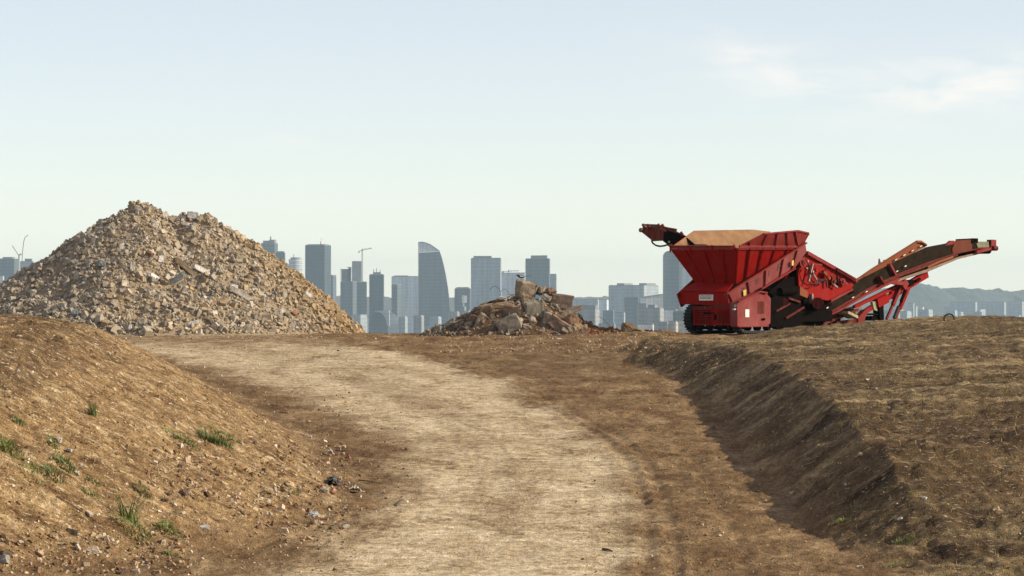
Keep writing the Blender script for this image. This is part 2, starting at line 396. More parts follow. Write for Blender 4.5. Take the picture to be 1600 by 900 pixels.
# ------------------------------------------------------------------ ground sheet
def make_ground():
    y1 = np.arange(-60, 20, 4.0); y2 = np.arange(20, 34, 0.5)
    y3 = [34.0]
    while y3[-1] < 132: y3.append(y3[-1] * 1.0026)
    y4 = [y3[-1] * 1.03]
    while y4[-1] < 14000: y4.append(y4[-1] * 1.035)
    ys = np.concatenate([y1, y2, y3, y4]); N = 660
    u = np.linspace(-1, 1, N)
    hw = 0.19 * np.abs(ys) + 9.0 + 0.25*np.clip(ys-200, 0, None)
    X = u[None, :] * hw[:, None]; Y = np.repeat(ys[:, None], N, 1)
    Z = height(X.ravel(), Y.ravel()).reshape(X.shape)
    Z = Z + np.where(Y > 3000, 6*fbm(X*0.002, Y*0.002, 8, 3), 0)
    tr, lm, rb = soil_masks(X.ravel(), Y.ravel())
    V = np.stack([X.ravel(), Y.ravel(), Z.ravel()], 1)
    n = len(ys); i = np.arange((n-1)*N).reshape(n-1, N)[:, :-1].ravel()
    Q = np.stack([i, i+1, i+N+1, i+N], 1)
    tint = np.stack([tr, lm, rb, moist(X.ravel(), Y.ravel())], 1)
    me = tri_mesh('ground', V, Q, tint, flat=False)
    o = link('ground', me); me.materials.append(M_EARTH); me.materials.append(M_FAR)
    yc = np.repeat(ys[:-1], N-1); me.polygons.foreach_set('material_index', (yc > 190).astype(np.int32)); me.update()
    tag(o, kind='structure')
make_ground()

# distant wooded ridge closing the view
def make_hills():
    pr = [(-300, 464), (0, 463), (300, 464), (520, 462), (620, 463), (760, 464), (890, 463.5), (912, 462), (960, 463), (1100, 461), (1250, 456), (1370, 452), (1400, 448), (1412, 444),
          (1425, 441.5), (1442, 441.5), (1454, 444.5), (1461, 449.5), (1468, 451.5), (1478, 449.5), (1494, 447.5), (1510, 448.5), (1525, 449), (1542, 452), (1552, 453), (1562, 451.5), (1580, 453), (1600, 452), (1900, 455)]
    Y0 = 10500.0; pxs = np.arange(-300, 1900, 1.1)
    crest = (HZ - np.interp(pxs, [p[0] for p in pr], [p[1] for p in pr])) / F * Y0 - 4
    X0 = (pxs - 800) / F
    ys = np.concatenate([np.linspace(9300, 10500, 26), np.linspace(10600, 12000, 8)])
    V = []
    for y in ys:
        t = sst(9300, 10500, np.full(len(pxs), y)) if y <= 10500 else 1 - 0.6*sst(10500, 12500, np.full(len(pxs), y))
        x = X0 * Y0 + (y - Y0) * 0.02
        z = -42 + (crest + 42) * t + (fbm(x*0.03, x*0+y*0.02, 4, 4, 0.65) * 8 * t)
        V.append(np.stack([x, np.full(len(pxs), y), z], 1))
    V = np.concatenate(V); N = len(pxs); i = np.arange((len(ys)-1)*N).reshape(-1, N)[:, :-1].ravel()
    me = tri_mesh('hills', V, np.stack([i, i+1, i+N+1, i+N], 1), None, flat=False)
    tag(link('hills', me, mat=M_WOOD), kind='structure')
make_hills()

# ------------------------------------------------------------------ city on the horizon
M = {}
M['dark_glass'] = mat_facade('dark_glass_facade', (.06, .08, .095), (.035, .05, .06), 7.2, var=.25)
M['slate'] = mat_facade('slate_facade', (.11, .135, .15), (.065, .085, .10), 7.2, 0, var=.2)
M['grey'] = mat_facade('grey_facade', (.34, .38, .40), (.24, .28, .31), 7.2, 0, var=.15)
M['pale'] = mat_facade('pale_facade', (.60, .63, .65), (.48, .53, .56), 7.2, 0, var=.14)
M['white'] = mat_facade('white_facade', (.70, .68, .64), (.48, .49, .49), 7.2, 6, .45, var=.12)
M['banded'] = mat_facade('banded_facade', (.50, .51, .51), (.22, .26, .28), 10.0, 0, .5, var=.1)
M['apart'] = mat_facade('apartment_facade', (.52, .46, .38), (.27, .25, .23), 6.0, 7, .45, var=.2, vary=20)
M['apart2'] = mat_facade('grey_apartment_facade', (.30, .30, .29), (.17, .18, .19), 6.0, 6, .5, var=.2, vary=20)
M['concrete'] = mat_simple('tower_concrete', (.22, .23, .24), 0.9, var=.2, scale=.05)
M['crane'] = mat_simple('crane_steel', (.30, .24, .20), 0.6, var=.1, scale=.1)
M['crown'] = mat_facade('glass_crown', (.45, .47, .48), (.62, .66, .68), 5.0, 5, .7, var=.1)

ZG = -108.0
def ground_far(y): return float(base_z(np.array([y]))[0]) - 6
def block(l, c, r, top, D, mat, label, psi=24, name='office_tower', cat='tower', group=None, plant=None, roof_mat='concrete', parts=()):
    """a block whose near vertical edge shows at column c; left face runs to l, right face to r"""
    s = D / F; ps = R(psi)
    a = max(c - l, 3) * s / math.cos(ps); b_ = (max(r - c, 0) * s / math.sin(ps)) if r > c + 0.5 else 22.0
    if r <= c + 0.5: ps = R(1.0); a = (c - l) * s
    p = at(c, HZ, D); zt = (HZ - top) / F * D; zb = ground_far(D); h = zt - zb
    root = empty(name, (p.x, p.y, zb), 0.0, label, cat, group); root['kind'] = 'thing'
    root.rotation_euler = (0, 0, -ps)      # local -x = along left face, local +y = right face
    mb = MB(); mb.box((-a, 0, 0), (0, b_, h)); mb.build('facade', M[mat], root)
    mb = MB(); mb.box((-a + .6, .6, h), (-.6, b_ - .6, h + 1.6)); mb.build('roof', M[roof_mat], root)
    for (f0, f1, hh) in (plant or ()):
        mb = MB(); mb.box((-a + a*f0, b_*.2, h + 1.6), (-a + a*f1, b_*.8, h + 1.6 + hh)); mb.build('roof_plant', M[roof_mat], root)
    for (fx, hh, rr) in parts:
        mb = MB(); mb.tube([(-a + a*fx, b_*.5, h + 1.6), (-a + a*fx, b_*.5, h + 1.6 + hh)], rr, 6); mb.build('antenna', M[roof_mat], root)
    return root, a, b_, h

def crane(px, row_top, row_bot, D, jl, jr, label, jib_dz=(0, 0), luff=None):
    s = D / F; p = at(px, row_bot, D); zt = (HZ - row_top) / F * D
    root = empty('tower_crane', (p.x, p.y, p.z), 0, label, 'crane')
    H_ = zt - p.z; mw = 1.6
    mb = MB()
    for sx in (-1, 1):
        for sy in (-1, 1): mb.bar((sx*mw*.6, sy*mw*.6, 0), (sx*mw*.6, sy*mw*.6, H_), .75, .75)
    n = int(H_ / 3); 
    for k in range(n):
        for sy in (-1, 1): mb.bar((-mw*.6 * (-1)**k, sy*mw*.6, k*H_/n), (mw*.6 * (-1)**k, sy*mw*.6, (k+1)*H_/n), .4, .4)
    mb.build('mast', M['crane'], root)
    if luff is None:
        L0, L1 = (jl - px) * s, (jr - px) * s; z0, z1 = H_ + jib_dz[0], H_ + jib_dz[1]
        mb = MB(); mb.bar((0, 0, H_), (L1, 0, z1), 1.5, 1.3); mb.bar((0, 0, H_+2.5), (L1*.95, 0, z1+1.2), .6, .6); mb.build('jib', M['crane'], root)
        mb = MB(); mb.bar((0, 0, H_), (L0, 0, z0), 1.5, 1.3); mb.build('counter_jib', M['crane'], root)
        mb = MB(); mb.box((min(L0, L0*.7), -1.2, z0-3.0), (max(L0, L0*.7), 1.2, z0-.6)); mb.build('counterweight', M['crane'], root)
        mb = MB(); mb.box((-1.2, -1.2, H_-1.5), (1.2, 1.2, H_+2.8)); mb.build('cab', M['crane'], root)
    else:
        pts = [((x - px)*s, 0, (row_top - y)*s + H_) for x, y in luff]
        mb = MB()
        for a_, b2 in zip(pts[:-1], pts[1:]): mb.bar(a_, b2, 1.5, 1.3)
        mb.build('jib', M['crane'], root)
        mb = MB(); mb.bar((0, 0, H_), (3.5, 0, H_+1.5), 1.2, 1.2); mb.box((2, -1.3, H_-1), (5.5, 1.3, H_+2)); mb.build('counterweight', M['crane'], root)
    return root

block(407, 429, 433.5, 380.5, 7300, 'slate', 'twin-stepped grey tower, taller half, just right of the tall rubble heap', plant=[(.1, .45, 5), (.55, .95, 7)], parts=[(.6, 14, 1.6)])
block(430, 444, 445.5, 395, 7200, 'dark_glass', 'shorter dark slab leaning against the grey tower right of the tall heap', plant=[(.1, .9, 2)])
def round_tower():
    D = 7500; s = D/F; p = at(462, HZ, D); zb = ground_far(D); zt = (HZ-405)/F*D; h = zt-zb
    root = empty('office_tower', (p.x, p.y, zb), 0, 'pale round tower banded with white floors, left of the big dark tower', 'tower')
    mb = MB(); mb.tube([(0, 0, 0), (0, 0, h)], 10.6*s, 28); o = mb.build('facade', M['banded'], root)
    mb = MB()
    for k in range(16): mb.tube([(0, 0, h - 4 - k*9), (0, 0, h - 2 - k*9)], 11.4*s, 28)
    mb.build('balcony_rings', M['white'], root)
    mb = MB(); mb.tube([(0, 0, h), (0, 0, h+4)], 8*s, 20); mb.build('roof_plant', M['concrete'], root)
    mb = MB(); mb.tube([(-3*s, 0, h+4), (-3*s, 0, h+11)], 1.0, 6); mb.build('antenna', M['concrete'], root)
round_tower()
block(476, 507, 516, 383.5, 6900, 'dark_glass', 'broad dark glass tower with pale right side, tallest right of the heap', psi=22, plant=[(.05, .95, 1.2)])
def mast_on():
    D = 6925; p = at(502, 383, D); s = D/F
    root = empty('roof_mast', (p.x, p.y, p.z - 2), 0, 'thin white mast on the roof of the broad dark tower', 'mast')
    mb = MB(); mb.tube([(0, 0, 0), (0, 0, 7*s)], 2.4, 8); mb.tube([(0, 0, 7*s), (0, 0, 12.5*s)], .9, 6); mb.build('pole', M['white'], root)
mast_on()
block(516.5, 520, 525, 430.5, 7400, 'slate', 'narrow grey tower hugging the right side of the big dark tower')
block(531, 551, 572, 441, 7000, 'slate', 'half built tower with ragged top below the tower crane', psi=40)
def unfinished():
    D = 7040; s = D/F; p = at(549, HZ, D)
    zb = (HZ-441)/F*D
    root = empty('unfinished_floors', (p.x, p.y, zb + 1.7), 0, 'open concrete floors rising on top of the half built tower', 'construction'); root['kind'] = 'thing'
    for (x0, x1, top, nm) in ((-18, 0, 421, 'floor_stack'), (-7, 1, 418, 'floor_stack'), (1, 15.5, 408, 'lift_core')):
        hh = (HZ-top)/F*D - zb - 1.7; mb = MB()
        if nm == 'lift_core': mb.box((x0*s, 0, 0), (x1*s, 18, hh))
        else:
            k = 0
            while k*4.2 < hh: mb.box((x0*s, 0, k*4.2), (x1*s + (k % 2)*2, 24, k*4.2+1.1)); k += 1
            mb.box((x0*s+3, 4, 0), (x1*s-3, 20, hh))
        mb.build(nm, M['concrete'], root)
unfinished()
crane(566, 391, 441, 7010, 560, 581, 'tower crane with level jib above the half built tower', jib_dz=(-2.5, 4))
block(576.5, 599, 600, 429.5, 6800, 'dark_glass', 'dark slim tower with rooftop aerials between the crane and the vaulted hall', plant=[(.25, .8, 4)], parts=[(.3, 10, .8), (.5, 12, .8), (.75, 9, .8)])
block(611, 654, 655, 432.5, 7400, 'pale', 'wide pale glass block directly left of the curved sail tower', plant=[(.1, .6, 1.5)])
block(611.5, 620.5, 628.5, 445.5, 6700, 'slate', 'thin dark tower with bright right side in front of the wide pale block', psi=35)
V3_ = Vector
def vault():
    D = 6300; s = D/F; p = at(592, HZ, D); zb = ground_far(D); zt = (HZ-486)/F*D
    root = empty('vaulted_hall', (p.x, p.y, zb), R(-24), 'low vaulted hall with a pale shell roof at the foot of the towers', 'hall')
    def P(px, row): return ((px-592)*s, 0, (HZ-row)/F*D - zb)
    arc = [P(591 + 16.5*math.cos(a), 509 - 21.5*math.sin(a)) for a in np.linspace(0, math.pi, 22)]
    mb = MB(); mb.plate([(16.5*s - s, 0, 0)] + arc + [(-17.5*s, 0, 0)], (0, 50, 0)); mb.build('glass_front', M['dark_glass'], root)
    sh = [P(586, 486.5), P(598, 485), P(611, 485), P(611.5, 510), P(607.5, 509)] + [P(591 + 16.5*math.cos(a), 509 - 21.5*math.sin(a)) for a in np.linspace(.1, 1.75, 12)]
    mb = MB(); mb.plate([V3_(p) + Vector((0, -4, 0)) for p in sh], (0, 3.5, 0)); mb.build('shell_roof', M['grey'], root)
vault()
def sail():
    D = 7000; s = D/F; zb = ground_far(D); p = at(654, HZ, D)
    root = empty('office_tower', (p.x, p.y, zb), 0, 'curved sail shaped glass tower with a see-through crown', 'tower')
    prof = [(654, None), (687, 393), (690.5, 404), (693.5, 416), (697, 433), (700, 452), (702, 470), (703, 490), (704, 520)]
    def P(px, row): return ((px-654)*s, (HZ-row)/F*D - zb)
    n = [P(x, r) for x, r in prof[1:]]
    body = [(0, 0)] + [P(654, 395)] + n + [(50.5*s, 0)]
    mb = MB(); mb.plate([(x, 0, z) for x, z in body], (0, 30, 0)); mb.build('facade', M['slate'], root)
    cr = [P(654, 394.6), P(654, 378.5), P(660, 378.2), P(666, 379.5), P(672, 382), P(678, 385.8), P(683, 389.5), P(687, 392.6)]
    mb = MB(); mb.plate([(x, 1.5, z) for x, z in cr], (0, 3, 0)); mb.build('crown', M['crown'], root)
    mb = MB()
    for a_, b2 in zip(cr[1:-1], cr[2:]): mb.bar((a_[0], 1, a_[1]), (b2[0], 1, b2[1]), 1.6, 1.6)
    mb.bar((0, -.5, 0), (0, -.5, cr[1][1]), 2.2, 1.2); mb.build('rib', M['concrete'], root)
sail()
block(710, 734, 736, 451.5, 6600, 'slate', 'short squarish dark block beside the foot of the sail tower', plant=[(.1, .9, 2)])
def white_mast():
    D = 6000; p = at(727, 495, D); s = D/F
    root = empty('relay_mast', p, 0, 'white lattice relay mast standing before the short dark block', 'mast')
    mb = MB(); mb.bar((0, 0, -20), (0, 0, 16*s), 3.5, 3.5, up=(0, 1, 0)); mb.bar((-3, 0, 16*s), (-3, 0, 34*s), 3, 3, up=(0, 1, 0)); mb.build('pole', M['white'], root)
    mb = MB(); mb.box((-6, -2, 22*s), (3, 2, 33*s)); mb.build('panel', M['white'], root)
white_mast()
block(735.5, 782, 783.5, 404, 6800, 'grey', 'wide grey office tower left of the small heap, broad flat top', plant=[(.08, .68, 4)])
block(782, 820, 822, 427, 7300, 'pale', 'lower pale link block between the two grey flat topped towers')
crane(794.5, 424, 431, 7280, 784, 811, 'small crane whose jib shows above the link block', jib_dz=(0, 1))
block(821, 858, 859.5, 404.8, 6750, 'slate', 'grey flat topped tower rising behind the small heap summit', plant=[(.22, .9, 6)])
block(859, 869, 870, 429, 7200, 'grey', 'narrow lilac grey tower right of the tower behind the small heap')
block(952, 1006, 1031, 446.5, 7100, 'grey', 'long pale office block with darker right end and rooftop units', psi=33, plant=[(.15, .35, 4), (.78, .99, 4)])
block(976, 997, 998, 465, 6300, 'slate', 'dark square block in front of the long pale office block')
def slanted():
    D = 6500; s = D/F; zb = ground_far(D); p = at(1002, HZ, D)
    root = empty('exhibition_hall', (p.x, p.y, zb), 0, 'pale speckled hall with a slanting roofline left of the round topped tower', 'hall')
    def z(r): return (HZ-r)/F*D - zb
    mb = MB(); mb.plate([(0, 0, 0), (36.5*s, 0, 0), (36.5*s, 0, z(459)), (30*s, 0, z(459.5)), (0, 0, z(464))], (0, 40, 0)); mb.build('facade', M['white'], root)
    mb = MB(); mb.plate([(0, -1, z(464)), (30*s, -1, z(459.5)), (36.5*s, -1, z(459)), (36.5*s, -1, z(460)), (0, -1, z(465))], (0, 42, 0)); mb.build('roof', M['concrete'], root)
slanted()
def rounded():
    D = 6400; s = D/F; zb = ground_far(D); p = at(1037, HZ, D)
    root = empty('office_tower', (p.x, p.y, zb), 0, 'broad glass tower with rounded shoulder partly hidden by the red hopper', 'tower')
    def P(px, row): return ((px-1037)*s, 0, (HZ-row)/F*D - zb)
    pts = [P(1037, 600)] + [P(1037 + 8*(1-math.cos(a)), 392 + 9*(1-math.sin(a))) for a in np.linspace(0, math.pi/2, 8)] + [P(1052, 392), P(1061, 395), P(1061, 600)]
    for q_ in pts: 
        pass
    pts[0] = (0, 0, 0); pts[-1] = (24*s, 0, 0)
    mb = MB(); mb.plate(pts, (0, 34, 0)); mb.build('curved_wing', M['slate'], root)
    mb = MB(); mb.box((24.3*s, 1, 0), (26*s, 30, (HZ-398)/F*D-zb)); mb.build('glazed_joint', M['white'], root)
    mb = MB(); mb.plate([(26.3*s, -2, 0), (56*s, -2, 0), (56*s, -2, (HZ-400)/F*D-zb), (26.3*s, -2, (HZ-396)/F*D-zb)], (0, 34, 0)); mb.build('straight_wing', M['grey'], root)
rounded()
block(0 - 25, 22, 27.5, 405, 6800, 'slate', 'dark square office block at the far left edge with pale side', psi=28, plant=[(.55, .9, 3)])
block(30, 51, 52.5, 409, 7000, 'grey', 'stepped grey block beside the two luffing cranes at far left', plant=[(.35, .9, 5)])
block(-6, 5, 6, 431.5, 6000, 'white', 'small white block at the extreme left below the dark office block')
crane(29.5, 398, 436, 6700, 0, 0, 'short luffing crane, left one of the pair by the far left blocks', luff=[(29.5, 400), (24, 391), (19, 384)])
crane(34.5, 410, 436, 6650, 0, 0, 'tall thin luffing crane with drooping tip, right one of the far left pair', luff=[(34.5, 410), (35, 396), (37, 378), (39, 371), (44, 367)])
# nearer blocks between the heap and the machine
block(892, 934, 936, 468.5, 7600, 'grey', 'long low slab seen just right of the small heap')
block(935, 948, 955, 469, 7700, 'pale', 'squat block between the low slab and the long pale office block', psi=35)
block(903, 930, 937.5, 484, 4600, 'apart2', 'dark roofed apartment slab with bright gable right of the small heap', psi=30, name='apartment_block', cat='apartment block', plant=[(.0, .96, 5)])
block(995, 1010, 1011, 475.5, 4800, 'apart2', 'tall grey apartment block behind the wooded roofs near the machine', name='apartment_block', cat='apartment block')
block(1009, 1031, 1038, 482.5, 4700, 'apart2', 'wide apartment block with cream gable left of the machine', psi=30, name='apartment_block', cat='apartment block', plant=[(.1, .6, 4)])
block(1038, 1056, 1060, 485, 5000, 'white', 'low white block at the foot of the round topped tower', psi=35, name='apartment_block', cat='apartment block')
block(1052, 1076, 1080, 487, 4500, 'slate', 'dark flat roofed block just behind the left crawler track', name='apartment_block', cat='apartment block')
block(1022, 1043, 1045, 504.5, 4000, 'apart2', 'grey apartment block on the skyline foot left of the cream pair', name='apartment_block', cat='apartment block')
block(1043, 1056, 1060, 503.5, 4000, 'apart', 'cream apartment block left of the striped one by the crawler track', psi=35, name='apartment_block', cat='apartment block')
block(1060, 1078, 1084, 502, 3900, 'apart', 'cream balconied apartment block touching the left crawler track', psi=30, name='apartment_block', cat='apartment block')
block(996, 1020, 1022, 507.5, 4100, 'white', 'white low apartment block right of the lone brown boulder', name='apartment_block', cat='apartment block')
block(935, 960, 962, 507, 4300, 'apart2', 'grey balconied block behind the bent wire right of the heap', name='apartment_block', cat='apartment block')
block(960, 975, 977, 489, 5600, 'grey', 'grey block below the left part of the long pale office', name='apartment_block', cat='apartment block')
block(942, 958, 960, 486, 6100, 'slate', 'dark block below the left corner of the long pale office', name='apartment_block', cat='apartment block')
# faint housing slabs below the wooded ridge on the right
for i, (l, c, r, tp, mt, lb) in enumerate([
        (1488, 1524, 1527.5, 472.5, 'grey', 'hazy housing slab with bright gable right of the black hoop'),
        (1534, 1569, 1572.5, 473, 'grey', 'hazy housing slab, middle of the row under the wooded ridge'),
        (1576, 1597, 1601, 472, 'grey', 'hazy housing slab at the right edge under the wooded ridge'),
        (1431, 1432, 1433.5, 479, 'white', 'tiny white tower under the ridge right of the conveyor legs'),
        (1440, 1442, 1444, 480, 'white', 'small bright block under the ridge left of the black hoop'),
        (1445, 1450, 1452, 484, 'white', 'low bright shed beside the small block under the ridge'),
        (1419, 1427, 1429, 474, 'grey', 'faint block under the ridge just behind the conveyor legs'),
        (1476, 1484, 1486, 481, 'grey', 'faint low block directly above the black hoop')]):
    block(l, c, r, tp, 8600 + 30*i, mt, lb, psi=40, name='housing_block', cat='housing block')
# low housing in the haze, too alike to tell apart
def low_housing():
    rr = random.Random(5); k = 0
    spots = []
    for (p0, p1, n) in ((455, 735, 34), (700, 960, 20), (960, 1080, 12), (1285, 1600, 14)):
        for _ in range(n):
            spots.append((rr.uniform(p0, p1), rr.uniform(5600, 9000)))
    for px, D in spots:
        row = rr.uniform(486, 512) if px < 1250 else rr.uniform(484, 494)
        wpx = rr.uniform(5, 20); zt = (HZ-row)/F*D; zb = ground_far(D)
        if zt - zb < 10: zt = zb + rr.uniform(12, 22)
        p = at(px, HZ, D)
        mb = MB(); wd, dp, h = wpx*D/F, rr.uniform(12, 25), zt-zb
        mb.box((-wd/2, 0, 0), (wd/2, dp, h)); mb.box((-wd/2+1, 1, h), (wd/2-1, dp-1, h+1.5))
        o = mb.build('low_building', M[rr.choice(['slate', 'grey', 'apart2', 'grey', 'apart2', 'slate'])])
        o.location = (p.x, p.y, zb); o.rotation_euler = (0, 0, R(rr.uniform(-40, -5)))
        o['kind'] = 'thing'
        tag(o, 'low hazy city building among the trees at the foot of the skyline', 'building', 'low buildings in the hazy city')
low_housing()
# tree masses of the city
def woodland():
    bm = bmesh.new(); bmesh.ops.create_icosphere(bm, subdivisions=2, radius=1); V0 = np.array([v.co[:] for v in bm.verts]); T0 = np.array([[v.index for v in f.verts] for f in bm.faces]); bm.free()
    Vs = []; Ts = []; off = 0
    for k in range(1500):
        D = RNG.uniform(5200, 9200); X = RNG.uniform(-0.17, 0.17) * D
        g = ground_far(D) + 6
        if vnoise(np.array([X*.004]), np.array([D*.0022]), 3)[0] < -0.02: continue
        r = RNG.uniform(7, 13); n = 1 + 0.25*RNG.normal(size=(len(V0), 1))
        Vs.append(V0*n*np.array([r*1.3, r*1.3, r]) + np.array([X, D, g + RNG.uniform(2, 9)])); Ts.append(T0 + off); off += len(V0)
    me = tri_mesh('woodland', np.concatenate(Vs), np.concatenate(Ts))
    tag(link('woodland', me, mat=M_WOOD), 'hazy masses of treetops between the far city buildings', 'trees', kind='stuff')
woodland()

# ------------------------------------------------------------------ haze
def make_haze():
    mb = MB(); mb.box((-7500, -90, -118), (7500, 15200, 175)); 
    m_ = bpy.data.materials.new('haze_air'); m_.use_nodes = True; t = m_.node_tree; t.nodes.clear()
    v = t.nodes.new('ShaderNodeVolumePrincipled'); v.inputs['Density'].default_value = 0.000048
    v.inputs['Color'].default_value = (.64, .85, 1.0, 1); v.inputs['Anisotropy'].default_value = 0.15
    o_ = t.nodes.new('ShaderNodeOutputMaterial'); t.links.new(v.outputs[0], o_.inputs['Volume'])
    o = mb.build('haze', m_); tag(o, kind='stuff'); o['label'] = 'thin pale blue haze over the city'; o['category'] = 'haze'
make_haze()

# ------------------------------------------------------------------ stones
def rock_proto(seed, kind='rock', detail=0):
    r = random.Random(seed); bm = bmesh.new()
    if kind == 'rock':
        for _ in range(13):
            v = Vector((r.gauss(0, 1), r.gauss(0, 1), r.gauss(0, 1))).normalized(); bm.verts.new((v.x*r.uniform(.8, 1.05), v.y*r.uniform(.75, 1), v.z*r.uniform(.65, .95)))
    else:   # block / slab with chipped corners
        for sx in (-1, 1):
            for sy in (-1, 1):
                for sz in (-1, 1):
                    for _ in range(2):
                        bm.verts.new((sx*r.uniform(.55, 1), sy*r.uniform(.6, 1), sz*r.uniform(.65, 1)))
    res = bmesh.ops.convex_hull(bm, input=bm.verts)
    dead = [e for e in bm.verts if not e.link_faces]; bmesh.ops.delete(bm, geom=dead, context='VERTS')
    bmesh.ops.dissolve_limit(bm, angle_limit=R(9), verts=bm.verts, edges=bm.edges)
    if detail:
        bmesh.ops.bevel(bm, geom=list(bm.edges), offset=0.09, segments=1, affect='EDGES')
        bmesh.ops.triangulate(bm, faces=bm.faces)
        bmesh.ops.subdivide_edges(bm, edges=bm.edges, cuts=detail, use_grid_fill=True)
        bm.normal_update()
        for v in bm.verts:
            n = mnoise.fractal(v.co*2.3 + Vector((seed*3.1, 0, 0)), 0.7, 2.0, 4)
            v.co += v.normal * n * 0.17
    bmesh.ops.triangulate(bm, faces=bm.faces)
    bm.verts.index_update()
    V = np.array([v.co[:] for v in bm.verts]); T = np.array([[v.index for v in f.verts] for f in bm.faces]); bm.free()
    return V, T
PROT = [rock_proto(i, 'rock') for i in range(22)] + [rock_proto(50+i, 'block') for i in range(9)]
DPROT = {}
for i in range(9): DPROT['rock', i] = rock_proto(200+i, 'rock', 2)
for i in range(9): DPROT['block', i] = rock_proto(300+i, 'block', 2)
DMESH = {}
for k, (V, T) in DPROT.items():
    me = tri_mesh('stone_' + k[0], V, T); me.materials.append(M_STONE_O); DMESH[k] = me

def rot_m(rng):
    q = rng.normal(size=4); q /= np.linalg.norm(q); a, b, c, d = q
    return np.array([[a*a+b*b-c*c-d*d, 2*(b*c-a*d), 2*(b*d+a*c)], [2*(b*c+a*d), a*a-b*b+c*c-d*d, 2*(c*d-a*b)], [2*(b*d-a*c), 2*(c*d+a*b), a*a-b*b-c*c+d*d]])
PAL = [((.50, .415, .30), 6), ((.43, .35, .245), 6), ((.55, .475, .365), 5), ((.41, .365, .30), 4), ((.63, .56, .46), 2.6), ((.34, .26, .175), 3.2), ((.45, .33, .19), 2.2), ((.66, .62, .55), .25),
       ((.34, .19, .12), .2), ((.25, .25, .23), .8)]
PW = np.array([p[1] for p in PAL]); PW = PW / PW.sum(); PC = np.array([p[0] for p in PAL])
def pal(rng): c = PC[rng.choice(len(PAL), p=PW)]; return np.clip(c * .80 * rng.uniform(.86, 1.14), 0, 1)
def scatter(name, pts, sizes, rng, flat=(.55, 1.0), tints=None, tilt=True):
    Vs, Ts, Cs, off = [], [], [], 0
    for i, p in enumerate(pts):
        V, T = PROT[rng.integers(len(PROT))]
        s = sizes[i] * np.array([rng.uniform(.8, 1.25), rng.uniform(.7, 1.1), rng.uniform(*flat)])
        Vs.append((V * s) @ rot_m(rng).T + p); Ts.append(T + off); off += len(V)
        c = tints[i] if tints is not None else pal(rng)
        Cs.append(np.tile(np.append(c, 1.0), (len(V), 1)))
    me = tri_mesh(name, np.concatenate(Vs), np.concatenate(Ts), np.concatenate(Cs))
    return me
def euler_for(rng): return (rng.uniform(-3.1, 3.1), rng.uniform(-3.1, 3.1), rng.uniform(-3.1, 3.1))
def stone(name, kind, i, loc, size, rot, col, label, cat, group=None):
    o = bpy.data.objects.new(name, DMESH[kind, i % 9]); COL.objects.link(o)
    o.location = loc; o.scale = size; o.rotation_euler = rot; g_ = sum(col)/3; o.color = (*[(c*.78 + g_*.22)*.78 for c in col], 1)
    o['kind'] = 'thing'
    return tag(o, label, cat, group)

# --- the tall heap
HC = (-12.0, 115.8)
def heap_z(x, y):
    """height of the tall heap above datum; two summits joined by a short ridge"""
    g = base_z(y)
    d1 = np.hypot((x + 12.95), (y - 115.6)*1.0); z1 = 4.72 - 0.655*d1 - 0.10*np.maximum(d1-5, 0)*-1
    d2 = np.hypot((x + 10.55), (y - 115.6)*1.0); z2 = 4.30 - 0.80*d2
    d3 = np.hypot((x + 16.5), (y - 116.5)); z3 = 2.0 - 0.45*d3
    d4 = np.hypot((x + 11.5), (y - 115.6)); z4 = 4.15 - .8*d4
    k = 0.16
    z = k*np.log(np.exp(np.clip(z1, -9, 9)/k) + np.exp(np.clip(z2, -9, 9)/k) + np.exp(np.clip(z3, -9, 9)/k) + np.exp(np.clip(z4, -9, 9)/k))
    z = z + 0.34*fbm(x*0.6, y*0.6, 75, 5, .6)*sst(-.3, .6, z) + 0.10*np.sin(np.arctan2(y-115.6, x+12)*7+1)*sst(0.3, 1.5, z)*(1-sst(3.2, 4.4, z))
    return g + z
